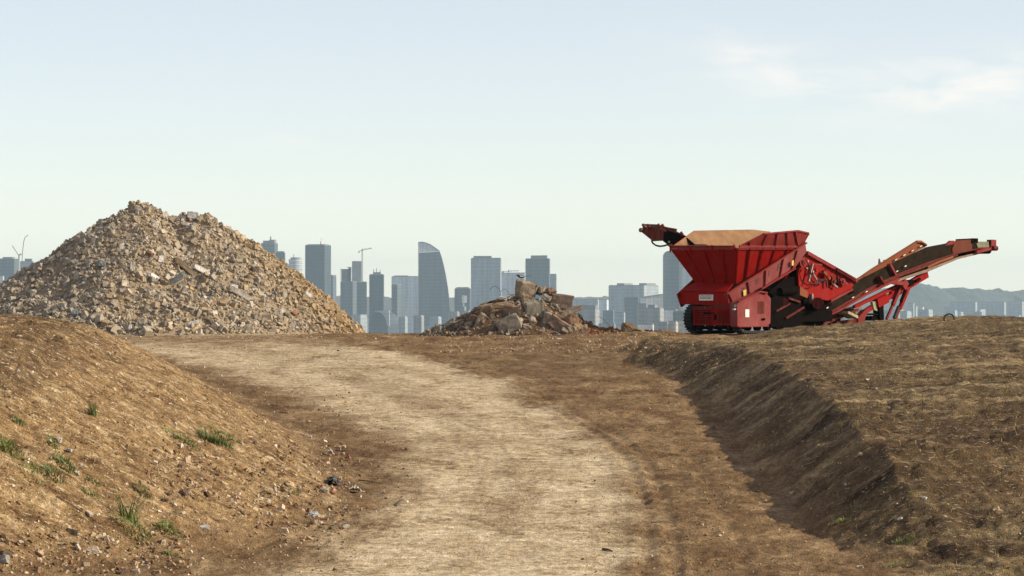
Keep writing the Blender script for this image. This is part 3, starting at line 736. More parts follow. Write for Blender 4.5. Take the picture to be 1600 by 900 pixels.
def tall_heap():
    xs = np.linspace(-22, -3, 150); ys = np.linspace(106, 126, 150); X, Y = np.meshgrid(xs, ys)
    Z = heap_z(X.ravel(), Y.ravel()).reshape(X.shape); G = base_z(Y)
    Z = np.maximum(Z, G - 0.25)
    V = np.stack([X.ravel(), Y.ravel(), Z.ravel()], 1); N = 150
    i = np.arange((N-1)*N).reshape(N-1, N)[:, :-1].ravel()
    core_t = np.tile(np.array([.30, .235, .16, 1]), (len(V), 1)) * np.append(np.ones(3), 1)
    # merge core and rubble into a single heap of stuff
    pts, sz = [], []
    rng = np.random.default_rng(3)
    n = 0
    while n < 23000:
        x = rng.uniform(-19.5, -4.2); y = rng.uniform(107, 117.5)
        h = heap_z(np.array([x]), np.array([y]))[0]; g = base_z(np.array([y]))[0]
        if h - g < 0.02 + rng.uniform(0, .05): continue
        s = 0.024 * (rng.pareto(1.9) + 1); s = min(s, .12)
        if h - g < .5 and rng.random() < .3: s *= 1.4
        pts.append((x, y, h + s*rng.uniform(-.1, .45))); sz.append(s); n += 1
    tn = []
    for x, y, z in pts:
        c = pal(rng); k_ = float(sst(0, 1.6, np.array([x + 8.9 - (1.0 - z)*.85]))[0])
        g_ = float(sst(-12.2, -14.5, np.array([x + 1.5*vnoise(np.array([x]), np.array([z]), 6)[0]]))[0]) * .55
        c = c*(1-g_) + np.array([.30, .275, .235])*g_*rng.uniform(.6, 1.15)
        tn.append(c*(1-.75*k_) + np.array([.36, .25, .13])*.75*k_*rng.uniform(.7, 1.2))
    me = scatter('rubble', pts, sz, rng, tints=tn)
    # core as a second island inside the same object
    V2 = np.zeros(len(me.vertices)*3, np.float32); me.vertices.foreach_get('co', V2); V2 = V2.reshape(-1, 3)
    T2 = np.zeros(len(me.polygons)*3, np.int32); me.polygons.foreach_get('vertices', T2); T2 = T2.reshape(-1, 3)
    C2 = np.zeros(len(me.vertices)*4, np.float32); me.attributes['tint'].data.foreach_get('color', C2); C2 = C2.reshape(-1, 4)
    Tq = np.concatenate([np.stack([i, i+1, i+N+1], 1), np.stack([i, i+N+1, i+N], 1)])
    me2 = tri_mesh('rubble_heap', np.concatenate([V, V2]), np.concatenate([Tq, T2+len(V)]), np.concatenate([core_t, C2]))
    o = link('rubble_heap', me2, mat=M_STONE); tag(o, 'tall heap of broken stone and rubble on the left', 'rubble heap', kind='stuff')
    # the larger stones lying on it
    rng = np.random.default_rng(8); k = 0
    while k < 195:
        x = rng.uniform(-19, -4.6); y = rng.uniform(107.5, 116.3)
        h = heap_z(np.array([x]), np.array([y]))[0]; g = base_z(np.array([y]))[0]
        if h - g < 0.12: continue
        s = rng.uniform(.085, .15) * (1.25 if k < 40 else 1)
        kind = 'rock' if rng.random() < .6 else 'block'
        c = pal(rng)
        sc = (s*rng.uniform(.9, 1.35), s*rng.uniform(.7, 1.1), s*rng.uniform(.5, .9))
        stone('boulder', kind, int(rng.integers(9)), (x, y, h + s*.12), sc, euler_for(rng), c,
              'larger broken stone bedded in the tall rubble heap', 'stone', 'larger stones of the tall heap'); k += 1
tall_heap()
def on_heap(px, row):
    """where the sight line through a point of the photograph meets the tall heap"""
    y = 106.0
    while y < 120:
        p = at(px, row, y)
        if heap_z(np.array([p.x]), np.array([p.y]))[0] >= p.z: return p
        y += 0.05
    return at(px, row, 110)
heap_specials = [
    (242, 436, .16, .10, .03, (.85, .84, .82), 'white flat chip low centre on the heap face', (60, 30, 20)),
    (317, 425, .30, .09, .04, (.80, .76, .68), 'long white slab tilted down right at mid height of the heap', (65, 28, 10)),
    (366, 452, .13, .10, .03, (.88, .87, .85), 'small square white tile on the right side of the heap', (70, 8, 5)),
    (376, 462, .40, .10, .06, (.50, .44, .36), 'long beige splinter just below the small square white tile', (60, 30, 0)),
    (304, 511, .17, .15, .04, (.84, .83, .82), 'broad white tile at the foot of the heap', (75, -20, 10)),
    (380, 510, .06, .08, .04, (.88, .88, .87), 'tiny bright white fragment at the foot of the heap', (80, 0, 10)),
    (204, 514, .05, .10, .04, (.85, .84, .82), 'upright white shard at the foot of the heap behind the bank', (80, 0, 5)),
    (482, 463, .16, .07, .05, (.78, .76, .72), 'white slab on the right skyline slope of the heap', (60, 40, 0)),
    (252, 408, .10, .13, .05, (.72, .69, .66), 'white plaster lump high in the heap centre', (70, 10, 20)),
    (288, 407, .11, .08, .05, (.74, .66, .52), 'cream brick end in the upper middle of the heap', (70, -30, 10)),
    (303, 340, .22, .13, .12, (.62, .60, .58), 'pale grey slab on the lower summit of the heap', (70, 5, 0)),
    (160, 416, .14, .12, .10, (.25, .28, .28), 'dark slate grey stone on the left flank of the heap', (60, 15, 0)),
    (292, 423, .50, .10, .08, (.24, .17, .10), 'long brown plank end left of the long white slab', (58, 40, 0)),
    (118, 492, .10, .10, .08, (.25, .33, .42), 'bluish lump at the left foot of the heap', (50, 0, 0)),
    (273, 441, .42, .11, .06, (.36, .37, .33), 'greenish grey slab lying in the centre of the heap', (60, -35, 0)),
    (208, 322, .20, .17, .17, (.50, .42, .27), 'round yellowish boulder at the very summit of the heap', (10, 20, 40)),
    (142, 430, .17, .14, .14, (.46, .40, .27), 'round yellowish boulder on the left flank of the heap', (10, 20, 40)),
]
for i, (px, row, a, b_, c_, col, lab, rt) in enumerate(heap_specials):
    p = on_heap(px, row)
    stone('stone_slab' if 'slab' in lab or 'splinter' in lab or 'plank' in lab else ('boulder' if 'boulder' in lab else 'stone_fragment'), 'rock' if 'boulder' in lab else 'block', i, p + Vector((0, -.10, .06)), (a, b_, c_), tuple(R(v) for v in rt), col, lab, 'stone')

# --- the small heap of slabs
def small_z(x, y):
    g = base_z(y)
    prof = np.interp(x, [-3.2, -2.9, -2.1, -1.3, -.85, 0, .5, 1.2, 1.9, 2.4, 2.9, 3.6, 5.2, 5.5], [-.1, .02, .36, .78, 1.04, 1.16, 1.24, 1.08, .78, .42, .14, .10, .08, -.1])
    q = 1 - ((y-110.6)/2.4)**2
    z = (prof + .1) * q - .1 + .10*fbm(x*1.5, y*1.5, 19, 3)*(prof > .1)
    return g + z
def small_heap():
    rng = np.random.default_rng(14); pts, sz, tn = [], [], []
    while len(pts) < 3400:
        x = rng.uniform(-3.2, 5.2); y = rng.uniform(108.0, 113.0)
        h = small_z(np.array([x]), np.array([y]))[0]; g = base_z(np.array([y]))[0]
        if h < g - .05: continue
        s = rng.uniform(.022, .065); pts.append((x, y, h + rng.uniform(-.05, .03))); sz.append(s)
        c = pal(rng)*rng.choice([.45, .6, .8]); 
        if x > 2.4: c = np.array([.26, .13, .065])*rng.uniform(.6, 1.3)
        tn.append(c)
    xs = np.linspace(-4, 6, 60); ys = np.linspace(107, 114, 50); X, Y = np.meshgrid(xs, ys)
    Z = small_z(X.ravel(), Y.ravel()) - .03; Z = np.maximum(Z, base_z(Y.ravel()) - .2) + 0.05*fbm(X.ravel()*2, Y.ravel()*2, 5, 3)
    V = np.stack([X.ravel(), Y.ravel(), Z], 1); N = 60; i = np.arange(49*N).reshape(49, N)[:, :-1].ravel()
    me = scatter('rubble', pts, sz, rng, tints=tn)
    V2 = np.zeros(len(me.vertices)*3, np.float32); me.vertices.foreach_get('co', V2); V2 = V2.reshape(-1, 3)
    T2 = np.zeros(len(me.polygons)*3, np.int32); me.polygons.foreach_get('vertices', T2); T2 = T2.reshape(-1, 3)
    C2 = np.zeros(len(me.vertices)*4, np.float32); me.attributes['tint'].data.foreach_get('color', C2); C2 = C2.reshape(-1, 4)
    Tq = np.concatenate([np.stack([i, i+1, i+N+1], 1), np.stack([i, i+N+1, i+N], 1)])
    core_t = np.tile(np.array([.14, .085, .05, 1]), (len(V), 1))
    me2 = tri_mesh('rubble_mound', np.concatenate([V, V2]), np.concatenate([Tq, T2+len(V)]), np.concatenate([core_t, C2]))
    tag(link('rubble_mound', me2, mat=M_STONE), 'brown earth and small rubble under the slabs of the small heap', 'rubble', kind='stuff')
small_heap()
TAN, BRN, GRY, OCH = (.40, .29, .18), (.25, .155, .09), (.36, .33, .28), (.36, .23, .11)
def on_small(px, row, Y):
    y = 107.5
    while y < 112:
        p = at(px, row, y)
        if small_z(np.array([p.x]), np.array([p.y]))[0] >= p.z: return at(px, row, y - .04)
        y += 0.04
    return at(px, row, min(Y, 110.4))
chunks = [ # px,row,Y, half sizes m (along screen x, depth, up), kind, roll, yaw, colour, label
    (822, 453, 110.7, .31, .30, .29, 'block', 8, 20, (.37, .275, .18), 'big tan block crowning the small heap under the bird'),
    (820, 474, 110.4, .12, .12, .26, 'block', 5, 10, (.42, .30, .18), 'upright tan wedge propping the crowning block'),
    (846, 454, 110.8, .26, .3, .20, 'rock', -10, -25, (.33, .25, .17), 'brown lump right of the crowning block'),
    (860, 456, 110.8, .22, .25, .19, 'rock', -20, 10, (.30, .17, .10), 'reddish brown lump between crowning block and long right block'),
    (876, 471, 110.6, .36, .3, .24, 'block', 5, 12, (.23, .165, .12), 'dark rounded brown block on the right shoulder of the small heap'),
    (887, 488, 110.0, .50, .35, .07, 'block', -22, 10, (.40, .30, .20), 'thin beige slab sloping down left on the right flank'),
    (775, 480, 110.1, .56, .3, .13, 'block', -8, 8, (.40, .27, .15), 'long tan slab lying level on the left shoulder'),
    (757, 488, 110.4, .30, .25, .14, 'block', -25, 0, (.27, .17, .10), 'short brown slab below the left end of the long tan slab'),
    (801, 487, 109.7, .32, .25, .18, 'block', 3, -15, (.34, .22, .13), 'square brown block under the long tan slab'),
    (835, 490, 109.3, .30, .12, .42, 'block', -8, 12, (.30, .265, .205), 'large blue grey slab standing on edge in the middle'),
    (795, 508, 109.0, .42, .25, .25, 'block', -25, 0, (.33, .29, .225), 'large grey slab leaning at the front of the small heap'),
    (812, 500, 108.9, .15, .15, .13, 'rock', 0, 0, (.46, .37, .25), 'rounded tan stone below the standing slab, upper left'),
    (832, 501, 108.7, .16, .14, .20, 'rock', 0, 0, (.48, .40, .30), 'rounded pale stone against the foot of the standing slab'),
    (822, 511, 108.5, .20, .16, .12, 'rock', 10, 0, (.42, .34, .24), 'rounded tan stone at the base of the small heap'),
    (847, 516, 108.3, .14, .12, .12, 'rock', 0, 0, (.50, .41, .30), 'pale rounded stone at the front foot right of centre'),
    (858, 500, 109.2, .22, .2, .22, 'block', 30, 0, (.40, .29, .19), 'tilted tan block right of the standing slab'),
    (873, 508, 109.0, .34, .25, .20, 'block', 35, 0, (.31, .20, .13), 'brown slab sliding down on the lower right'),
    (893, 505, 109.3, .24, .25, .24, 'block', 35, 20, (.33, .19, .11), 'reddish block on the right flank'),
    (905, 512, 109.3, .26, .25, .18, 'rock', 30, 20, OCH, 'ochre clod at the right foot of the small heap'),
    (899, 494, 109.8, .17, .2, .14, 'rock', 20, 20, (.38, .24, .12), 'orange clod beneath the thin sloping slab'),
    (866, 479, 110.2, .22, .2, .12, 'rock', 15, 0, (.24, .13, .075), 'dark red clod under the rounded brown block'),
    (854, 465, 109.9, .16, .1, .08, 'block', 20, 10, (.52, .42, .30), 'small pale brick piece in the middle of the upper heap'),
    (848, 474, 109.8, .20, .2, .14, 'rock', 20, 10, (.28, .17, .10), 'brown clod above the standing slab'),
    (750, 503, 109.4, .13, .2, .28, 'block', 25, 10, (.33, .24, .17), 'brown slab standing tilted at the left'),
    (739, 503, 109.6, .14, .2, .24, 'block', 20, 10, (.26, .17, .11), 'darker slab standing tilted behind the left one'),
    (765, 511, 109.0, .20, .2, .15, 'rock', 0, 0, (.32, .22, .14), 'brown stone at the foot left of the leaning grey slab'),
    (703, 508, 109.6, .22, .2, .12, 'block', -35, 10, (.28, .26, .21), 'grey slab leaning at the far left of the small heap'),
    (716, 505, 109.8, .20, .2, .10, 'block', -20, 10, (.34, .24, .15), 'tan slab above the leaning grey one at the left'),
    (728, 513, 109.2, .16, .2, .12, 'rock', 0, 10, (.28, .20, .13), 'brown stone near the left foot'),
    (683, 515, 109.2, .10, .1, .15, 'block', 10, 10, (.44, .33, .17), 'yellowish stone at the left tip of the small heap'),
    (669, 517, 109.2, .12, .1, .08, 'rock', 10, 10, (.36, .26, .16), 'last small stone at the left tip'),
    (786, 466, 109.9, .11, .1, .045, 'block', 8, 0, (.75, .72, .66), 'white broken tile on the left of the crowning block'),
    (798, 463, 110.0, .15, .1, .03, 'block', -22, 0, (.62, .55, .45), 'thin pale strip beside the white tile'),
    (808, 468, 110.4, .26, .3, .16, 'rock', 10, 0, (.09, .06, .045), 'near-black clod standing in for the shaded cavity left of the crowning block'),  # near-black colour paints the shade of a cavity between the blocks
    (770, 473, 110.9, .42, .3, .15, 'rock', -14, 0, (.20, .11, .065), 'dark earth lump on the left upper edge'),
    (915, 515, 109.2, .14, .15, .10, 'rock', 0, 10, (.30, .16, .08), 'small red clod right of the ochre clod'),
    (930, 516, 109.0, .20, .15, .08, 'rock', 0, 10, (.24, .13, .08), 'flat dark clod on the crest beyond the right foot'),
    (945, 517, 109.0, .16, .15, .09, 'rock', 12, 10, (.26, .15, .09), 'dark clod under the bent wire'),
    (981, 513, 109.0, .20, .2, .15, 'block', 8, 10, (.27, .17, .085), 'lone brown boulder on the crest left of the machine'),
    (999, 516, 109.0, .24, .2, .09, 'rock', 12, 10, (.34, .23, .10), 'grassy clod right of the lone brown boulder'),
    (878, 535, 104.2, .34, .25, .14, 'rock', 14, 0, (.50, .43, .34), 'pale flat boulder lying in front of the small heap'),
    (836, 543, 101.0, .10, .1, .06, 'rock', 0, 0, (.55, .50, .42), 'small pale stone on the ground left of the pale flat boulder'),
]
for i, (px, row, Y, a, b_, c_, kd, roll, yaw, col, lab) in enumerate(chunks):
    p = on_small(px, row, Y) if row < 520 else at(px, row, Y)
    a, b_, c_ = a*1.12, b_*.8, c_*1.12
    stone('boulder' if kd == 'rock' else 'stone_slab', kd, i*5+1, p, (a, b_, c_), (R(4), R(roll), R(yaw)), col, lab, 'stone' if kd == 'rock' else 'slab')
rng = np.random.default_rng(77); k = 0
while k < 60:
    x = rng.uniform(-2.8, 2.9); y = rng.uniform(108.2, 110.8)
    h = small_z(np.array([x]), np.array([y]))[0]; g = base_z(np.array([y]))[0]
    if h < g + .08: continue
    s = rng.uniform(.06, .12); c = pal(rng)*.8; k += 1
    stone('boulder', 'rock' if rng.random() < .5 else 'block', int(rng.integers(9)), (x, y, h + s*.2), (s*1.2, s, s*.7), euler_for(rng), tuple(c),
          'smaller broken stone wedged among the slabs of the small heap', 'stone', 'smaller stones of the small heap')

# bent wires
M_STEEL = mat_simple('rusty_steel', (.12, .08, .06), .7, .5)
def wire(pts, label, r=.008):
    p0 = Vector(pts[0]); mb = MB(); mb.tube([Vector(p) - p0 for p in pts], r, 6); o = mb.build('steel_wire', M_STEEL); o.location = p0
    tag(o, label, 'wire')
wire([at(773+9*math.cos(a), 461 - 14*math.sin(a), 110.5 + .1*a) for a in np.linspace(2.6, -.2, 12)], 'thin looped wire sprouting from the left shoulder of the small heap')
wire([at(788+7*math.cos(a), 462 - 10*math.sin(a), 110.2 + .1*a) for a in np.linspace(3.2, .3, 12)], 'second thin wire arc close to the crowning block', .006)
wire([at(x, 494 + (x-936)**1.25*.45, 109 - (x-936)*.01) for x in np.linspace(936, 957, 10)], 'bent wire rising from the crest right of the small heap')

# bird on the crowning block
def bird():
    base = at(814, 437.5, 110.55)
    blk = mat_simple('black_feathers', (.012, .013, .02), .5, var=.2); wht = mat_simple('white_feathers', (.7, .7, .68), .8, var=.1)
    root = empty('magpie', base, R(-8), 'small black and white long-tailed bird on the crowning block', 'bird')
    bm = bmesh.new(); bmesh.ops.create_uvsphere(bm, u_segments=18, v_segments=12, radius=1)
    for v in bm.verts:
        x, y, z = v.co; t = (x+1)/2
        v.co = Vector((x*.115 + .01, y*.05*(1-.35*t), z*.055*(1-.3*t) + .105 + .015*(1-t)))
    bmesh.ops.create_uvsphere(bm, u_segments=14, v_segments=10, radius=.038, matrix=Matrix.Translation((-.10, 0, .155)))
    bmesh.ops.create_cone(bm, segments=8, radius1=.013, radius2=.001, depth=.05, cap_ends=True, matrix=Matrix.Translation((-.155, 0, .148)) @ Matrix.Rotation(R(-95), 4, 'Y'))
    me = bpy.data.meshes.new('body'); bm.to_mesh(me); bm.free(); me.shade_smooth(); link('body', me, root, blk)
    mb = MB(); mb.plate([(.09, -.02, .115), (.34, -.028, .125), (.36, -.01, .126), (.34, .028, .125), (.09, .02, .115)], (0, 0, .012)); mb.build('tail', blk, root)
    mb = MB(); mb.tube([(-.02, -.048, .12), (.04, -.05, .12), (.10, -.03, .118)], .022, 8, r2=.006); mb.build('wing', wht, root)
    for s in (-1, 1):
        mb = MB(); mb.tube([(0, s*.02, .07), (.012, s*.02, .035), (0, s*.022, 0)], .006, 6); mb.tube([(-.025, s*.022, .002), (.02, s*.022, .002)], .004, 5); mb.build('leg', blk, root)
bird()

# ------------------------------------------------------------------ the red screening machine
RED = mat_paint('red_paint', (.25, .002, .0015), (.27, .008, .005), .30, .25, .55)
REDF = mat_paint('faded_red_paint', (.18, .009, .009), (.25, .045, .04), .8, .30, .42)
REDP = mat_paint('sun_bleached_red_paint', (.18, .022, .022), (.28, .085, .08), .85, .30, .42)
REDD = mat_paint('dirty_red_paint', (.10, .008, .006), (.13, .02, .015), .5, .6)
ORNG = mat_paint('rusty_orange_paint', (.20, .05, .02), (.27, .10, .05), .6, .3, .6)
TANM = mat_simple('dusty_steel_liner', (.23, .125, .06), .95, 0, .25, 2.5)
RUB = mat_simple('black_rubber', (.018, .018, .018), .8, 0, .3, 8)
BELT = mat_simple('dusty_belt', (.020, .014, .009), .95, 0, .35, 4, .04)
DRK = mat_simple('dark_steel_and_shade', (.006, .004, .0035), .9, 0, .4, 6, .03)  # dark steel parts; near-black also paints shade into the machine's middle
STL = mat_simple('bright_steel', (.30, .27, .24), .45, .6, .15, 10)
PAPR = mat_simple('sticker_white', (.72, .70, .62), .6, 0, .1, 10)
YEL = mat_simple('sticker_yellow', (.55, .38, .08), .6, 0, .2, 10)
INKM = mat_simple('black_print', (.03, .02, .02), .7, 0, .1)

TH = R(46); O = Vector((7.37, 109.0, -1.05)); EX = Vector((math.cos(TH), math.sin(TH), 0)); EY = Vector((-math.sin(TH), math.cos(TH), 0))
mach = empty('screening_machine', O, TH, 'large red mobile screening machine with hopper and long tail conveyor on the crest', 'machine')
def S(px, row, yl):
    dx = (px-800)/F; dz = (HZ-row)/F
    # dx*(Oy + x*EX.y + yl*EY.y) = Ox + x*EX.x + yl*EY.x
    x = (O.x + yl*EY.x - dx*(O.y + yl*EY.y)) / (dx*EX.y - EX.x); t = O.y + x*EX.y + yl*EY.y
    return Vector((x, yl, t*dz - O.z))
def E(px, row, xl):
    dx = (px-800)/F; dz = (HZ-row)/F
    y = (O.x + xl*EX.x - dx*(O.y + xl*EX.y)) / (dx*EY.y - EY.x); t = O.y + xl*EX.y + y*EY.y
    return Vector((xl, y, t*dz - O.z))
V3 = Vector
# hopper
T0 = [V3((0, 0, 2.76)), V3((3.35, 0, 2.80)), V3((3.35, 2.9, 2.80)), V3((0, 2.9, 2.76))]
B0 = [V3((.62, .62, 1.60)), V3((3.2, .62, 1.75)), V3((3.2, 2.28, 1.75)), V3((.62, 2.28, 1.60))]
def ins(p, k=.03): c = V3((1.7, 1.45, p.z)); return p + (c - p).normalized()*k
hop = MB()
for i in range(4):
    j = (i+1) % 4; a, b_, c_, d_ = T0[i], T0[j], B0[j], B0[i]
    n = (b_-a).cross(c_-a).normalized()*.035
    hop.plate([a, b_, c_, d_], n)
hopper = hop.build('hopper', RED, mach)
lin = MB()
for i in range(4):
    j = (i+1) % 4; lin.poly([ins(p, .06) for p in (T0[i], T0[j], B0[j], B0[i])], [(0, 1, 2, 3)])
lin.build('hopper_liner', TANM, hopper)
rim = MB()
for i in range(4): rim.bar(T0[i], T0[(i+1) % 4], .07, .06)
rim.build('hopper_rim', REDF, hopper)
rb_ = MB()
for f in (.22, .5, .78):
    rb_.bar(T0[0].lerp(T0[3], f) + V3((-.03, 0, 0)), B0[0].lerp(B0[3], f) + V3((-.03, 0, 0)), .07, .06)
for f in (.18, .38, .58, .78, .97):
    rb_.bar(T0[0].lerp(T0[1], f) + V3((0, -.03, 0)), B0[0].lerp(B0[1], f) + V3((0, -.03, 0)), .07, .06)
rb_.bar(T0[0] + V3((-.02, -.02, 0)), B0[0] + V3((-.02, -.02, 0)), .08, .08)
rb_.build('hopper_rib', RED, hopper)
# raised wings (outer red skin, dusty inside)
def Sw(px, row):
    y = 3.2
    for _ in range(6): y = 2.9 + (S(px, row, y).z - 2.84)*.6
    return S(px, row, y)
Cx, Bw, Cw = Sw(1204, 362), Sw(1083.8, 360.5), Sw(1176, 358.8)
Dw, Ew = S(1192, 365, -.25), S(1246, 360.2, -.25)
wing_defs = {
    'far_wing': [V3((.02, 2.9, 2.84)), V3((3.9, 2.9, 2.84)), Cx, Cw, Bw],
    'near_wing': [V3((.05, 0, 2.84)), V3((3.35, 0, 2.84)), V3((3.45, -.2, 3.32)), Ew, Dw],
    'back_wing': [V3((3.38, 0, 2.84)), V3((3.9, 2.9, 2.84)), Cx + V3((.04, -.05, -.03)), V3((3.75, .0, 3.28)), V3((3.5, -.18, 3.32))],
    'rear_lip': [V3((0, .05, 2.80)), V3((0, 2.85, 2.80)), V3((-.03, 2.85, 2.90)), V3((-.03, .05, 2.86))],
}
for nm, pts in wing_defs.items():
    c = sum(pts, V3())/len(pts); n = (pts[1]-pts[0]).cross(pts[2]-pts[0]).normalized()
    inward = V3((1.7, 1.45, c.z)) - c
    if n.dot(inward) > 0: n = -n
    mb = MB(); mb.plate(pts, n*.03); o = mb.build('hopper_wing', REDF if nm in ('near_wing', 'rear_lip') else RED, hopper)
    mb = MB(); mb.plate([c + (p-c)*.985 - n*.004 for p in pts], -n*.012); mb.build('wing_liner', TANM, o)
    if nm in ('near_wing',):
        mb = MB()
        for f in (.15, .35, .55, .75, .93):
            a = pts[0].lerp(pts[1], f); t = pts[4].lerp(pts[3], max(0, (f-.28)/.72))
            if f < .3: t = pts[0].lerp(pts[4], f/.36)
            mb.bar(a + n*.05, t + n*.05, .05, .05)
        mb.bar(pts[4] + n*.02, pts[3] + n*.02, .06, .05); mb.bar(pts[3]+n*.02, pts[2]+n*.02, .06, .05); mb.build('wing_rib', REDF, o)
mb = MB(); mb.bar(V3((.05, -.06, 2.83)), V3((3.1, -.06, 2.86)), .05, .07); mb.build('wing_hinge', REDF, hopper)
# small brackets along the rear lip
for f in (.02, .35, .68, .98): mb = MB(); mb.box((-.07, 2.9*f-.02 + .02, 2.66), (-.035, 2.9*f+.04, 2.9)); mb.build('lip_bracket', RED, hopper)

# rear apron under the hopper
ap = MB()
ap.plate([(0, .42, 1.32), (0, 2.47, 1.35), (.02, 2.42, .94), (.02, .36, .88)], (.05, 0, 0))
ap.plate([(.0, .42, 1.33), (.0, 2.47, 1.36), (.60, 2.3, 1.66), (.60, .62, 1.62)], (0, 0, .03))
ap.plate([(.02, 2.47, 1.35), (.62, 2.4, 1.62), (1.2, 2.4, 1.5), (1.2, 2.42, .94), (.02, 2.42, .94)], (0, .05, 0))
apron = ap.build('rear_apron', RED, mach, .008)
mb = MB(); mb.box((-.022, 1.02, 1.06), (-.002, 1.62, 1.25)); plq = mb.build('name_plate', PAPR, apron)
mb = MB(); mb.box((-.028, 1.06, 1.20), (-.0225, 1.58, 1.22))
for k in range(9): mb.box((-.028, 1.09 + k*.055, 1.12), (-.0225, 1.09 + k*.055 + .03, 1.165))
mb.build('plate_print', INKM, plq)
# feeder side plates (the long inclined beam)
def feeder_side(y0, y1, mat):
    k = y0 - .42
    pts = [S(1133.5, 459.5, .42), S(1258.5, 379.5, -.14), S(1260.5, 393.5, -.14), S(1241, 420, -.07), S(1143, 480, .38)]
    if k > 1: pts = [V3((p.x, 2.9 - p.y, p.z)) for p in pts]
    mb = MB(); mb.plate(pts, (0, y1-y0, 0)); return mb.build('feeder_side', mat, mach, .008), pts
fs, fp = feeder_side(.42, .50, REDP); feeder_side(2.36, 2.44, RED)
mb = MB(); mb.bar(fp[0] + V3((0, -.04, 0)), fp[1] + V3((0, -.04, 0)), .09, .05); mb.bar(fp[4] + V3((0, -.04, .02)), fp[3] + V3((0, -.04, .02)), .09, .05)
for f in (.03, .28, .52, .76, .95): mb.bar(fp[4].lerp(fp[3], f) + V3((0, -.03, .02)), fp[0].lerp(fp[1], f*.94) + V3((0, -.03, -.02)), .03, .06, up=(0, 1, 0))
mb.build('flange', REDF, fs)
# worn lettering on the beam: only a few strokes of it are left
mb = MB()
def stroke(u0, v0, u1, v1, th_=.035):
    def P(u, v): a = fp[4].lerp(fp[3], u); b2 = fp[0].lerp(fp[1], u*.95); return a.lerp(b2, v) + V3((0, -.006, 0))
    mb.bar(P(u0, v0), P(u1, v1), .01, th_, up=(0, 0, 1))
for (u, ks) in ((.19, 'seven'), (.30, 'e'), (.37, 'seven'), (.42, 'l'), (.50, 'e'), (.57, 'l'), (.70, 'e'), (.74, 'l')):
    if ks == 'seven': stroke(u, .72, u+.03, .72); stroke(u+.03, .72, u+.022, .45)
    elif ks == 'e': stroke(u, .45, u, .78); stroke(u, .76, u+.028, .76); stroke(u, .6, u+.02, .6)
    else: stroke(u, .45, u+.008, .75, .025)
mb.build('worn_lettering', INKM, fs)
mb = MB(); q0 = S(1161, 454, .26); mb.plate([q0, q0 + V3((.16, 0, .04)), q0 + V3((.15, 0, -.22)), q0 + V3((.03, 0, -.2))], (0, -.01, 0)); mb.build('yellow_tag', YEL, fs)
mb = MB(); q0 = S(1237, 408, -.12); mb.plate([q0, q0 + V3((.10, 0, .04)), q0 + V3((.10, 0, -.14)), q0 + V3((.0, 0, -.15))], (0, -.01, 0)); mb.build('yellow_tag', YEL, fs)
# feeder belt and drum
mb = MB(); mb.plate([(.2, .55, 1.25), (3.6, .55, 2.72), (3.6, .55, 2.60), (.2, .55, 1.12)], (0, 1.8, 0)); mb.build('feeder_belt', BELT, mach)
mb = MB(); mb.tube([(3.5, .1, 2.66), (3.5, 2.4, 2.66)], .17, 18); mb.build('head_drum', DRK, mach)

# crawler tracks
def crawler(y0, y1):
    x0, x1, z0, z1 = -.12, 2.5, 0.0, .92; r = (z1-z0)/2; n = 14
    outer = [(x0+r - r*math.sin(a), z0+r + r*math.cos(a)) for a in np.linspace(0, math.pi, n)] + [(x1-r + r*math.sin(a), z0+r - r*math.cos(a)) for a in np.linspace(0, math.pi, n)]
    inner = [(x0+r - (r-.07)*math.sin(a), z0+r + (r-.07)*math.cos(a)) for a in np.linspace(0, math.pi, n)] + [(x1-r + (r-.07)*math.sin(a), z0+r - (r-.07)*math.cos(a)) for a in np.linspace(0, math.pi, n)]
    m2 = len(outer); V = [(x, y, z) for y in (y0, y1) for x, z in outer] + [(x, y, z) for y in (y0, y1) for x, z in inner]
    Fc = []
    for i in range(m2):
        j = (i+1) % m2; Fc += [(i, j, m2+j, m2+i), (2*m2+i, 3*m2+i, 3*m2+j, 2*m2+j), (i, 2*m2+i, 2*m2+j, j), (m2+i, m2+j, 3*m2+j, 3*m2+i)]
    mb = MB(); mb.poly(V, Fc)
    L = [Vector((a[0], 0, a[1])) for a in outer]; per = []
    for i in range(m2):
        a, b2 = L[i], L[(i+1) % m2]; k = max(1, int((b2-a).length/.12))
        for q_ in range(k): per.append((a.lerp(b2, q_/k), (b2-a).normalized()))
    for p, d in per:
        nrm = V3((-d.z, 0, d.x)); c = V3((x0+(x1-x0)/2, 0, z0+r)); 
        if nrm.dot(p - V3((min(max(p.x, x0+r), x1-r), 0, z0+r))) < 0: nrm = -nrm
        mb.bar(p + V3((0, y0-.01, 0)) + nrm*.02, p + V3((0, y1+.01, 0)) + nrm*.02, .035, .05, up=tuple(nrm))
    t_ = mb.build('crawler_track', RUB, mach)
    mb = MB(); ym = (y0+y1)/2
    for xc, rr in ((x0+r, .34), (x1-r, .34)): mb = MB(); mb.tube([(xc, y0+.03, z0+r), (xc, y1-.03, z0+r)], rr, 20); mb.build('track_wheel', DRK, t_)
    for k in range(4): mb = MB(); mb.tube([(.55+k*.5, y0+.04, .17), (.55+k*.5, y1-.04, .17)], .10, 12); mb.build('track_roller', DRK, t_)
crawler(-.12, .16); crawler(1.93, 2.20)
mb = MB(); mb.box((.3, .16, .35), (5.2, .30, .72)); mb.box((.3, 1.75, .35), (5.2, 1.93, .72))
for k in range(4): mb.box((.5+k*1.3, .3, .42), (.62+k*1.3, 1.75, .64))
mb.build('chassis_frame', DRK, mach, .01)  # near-black colour stands for the shade on the frame
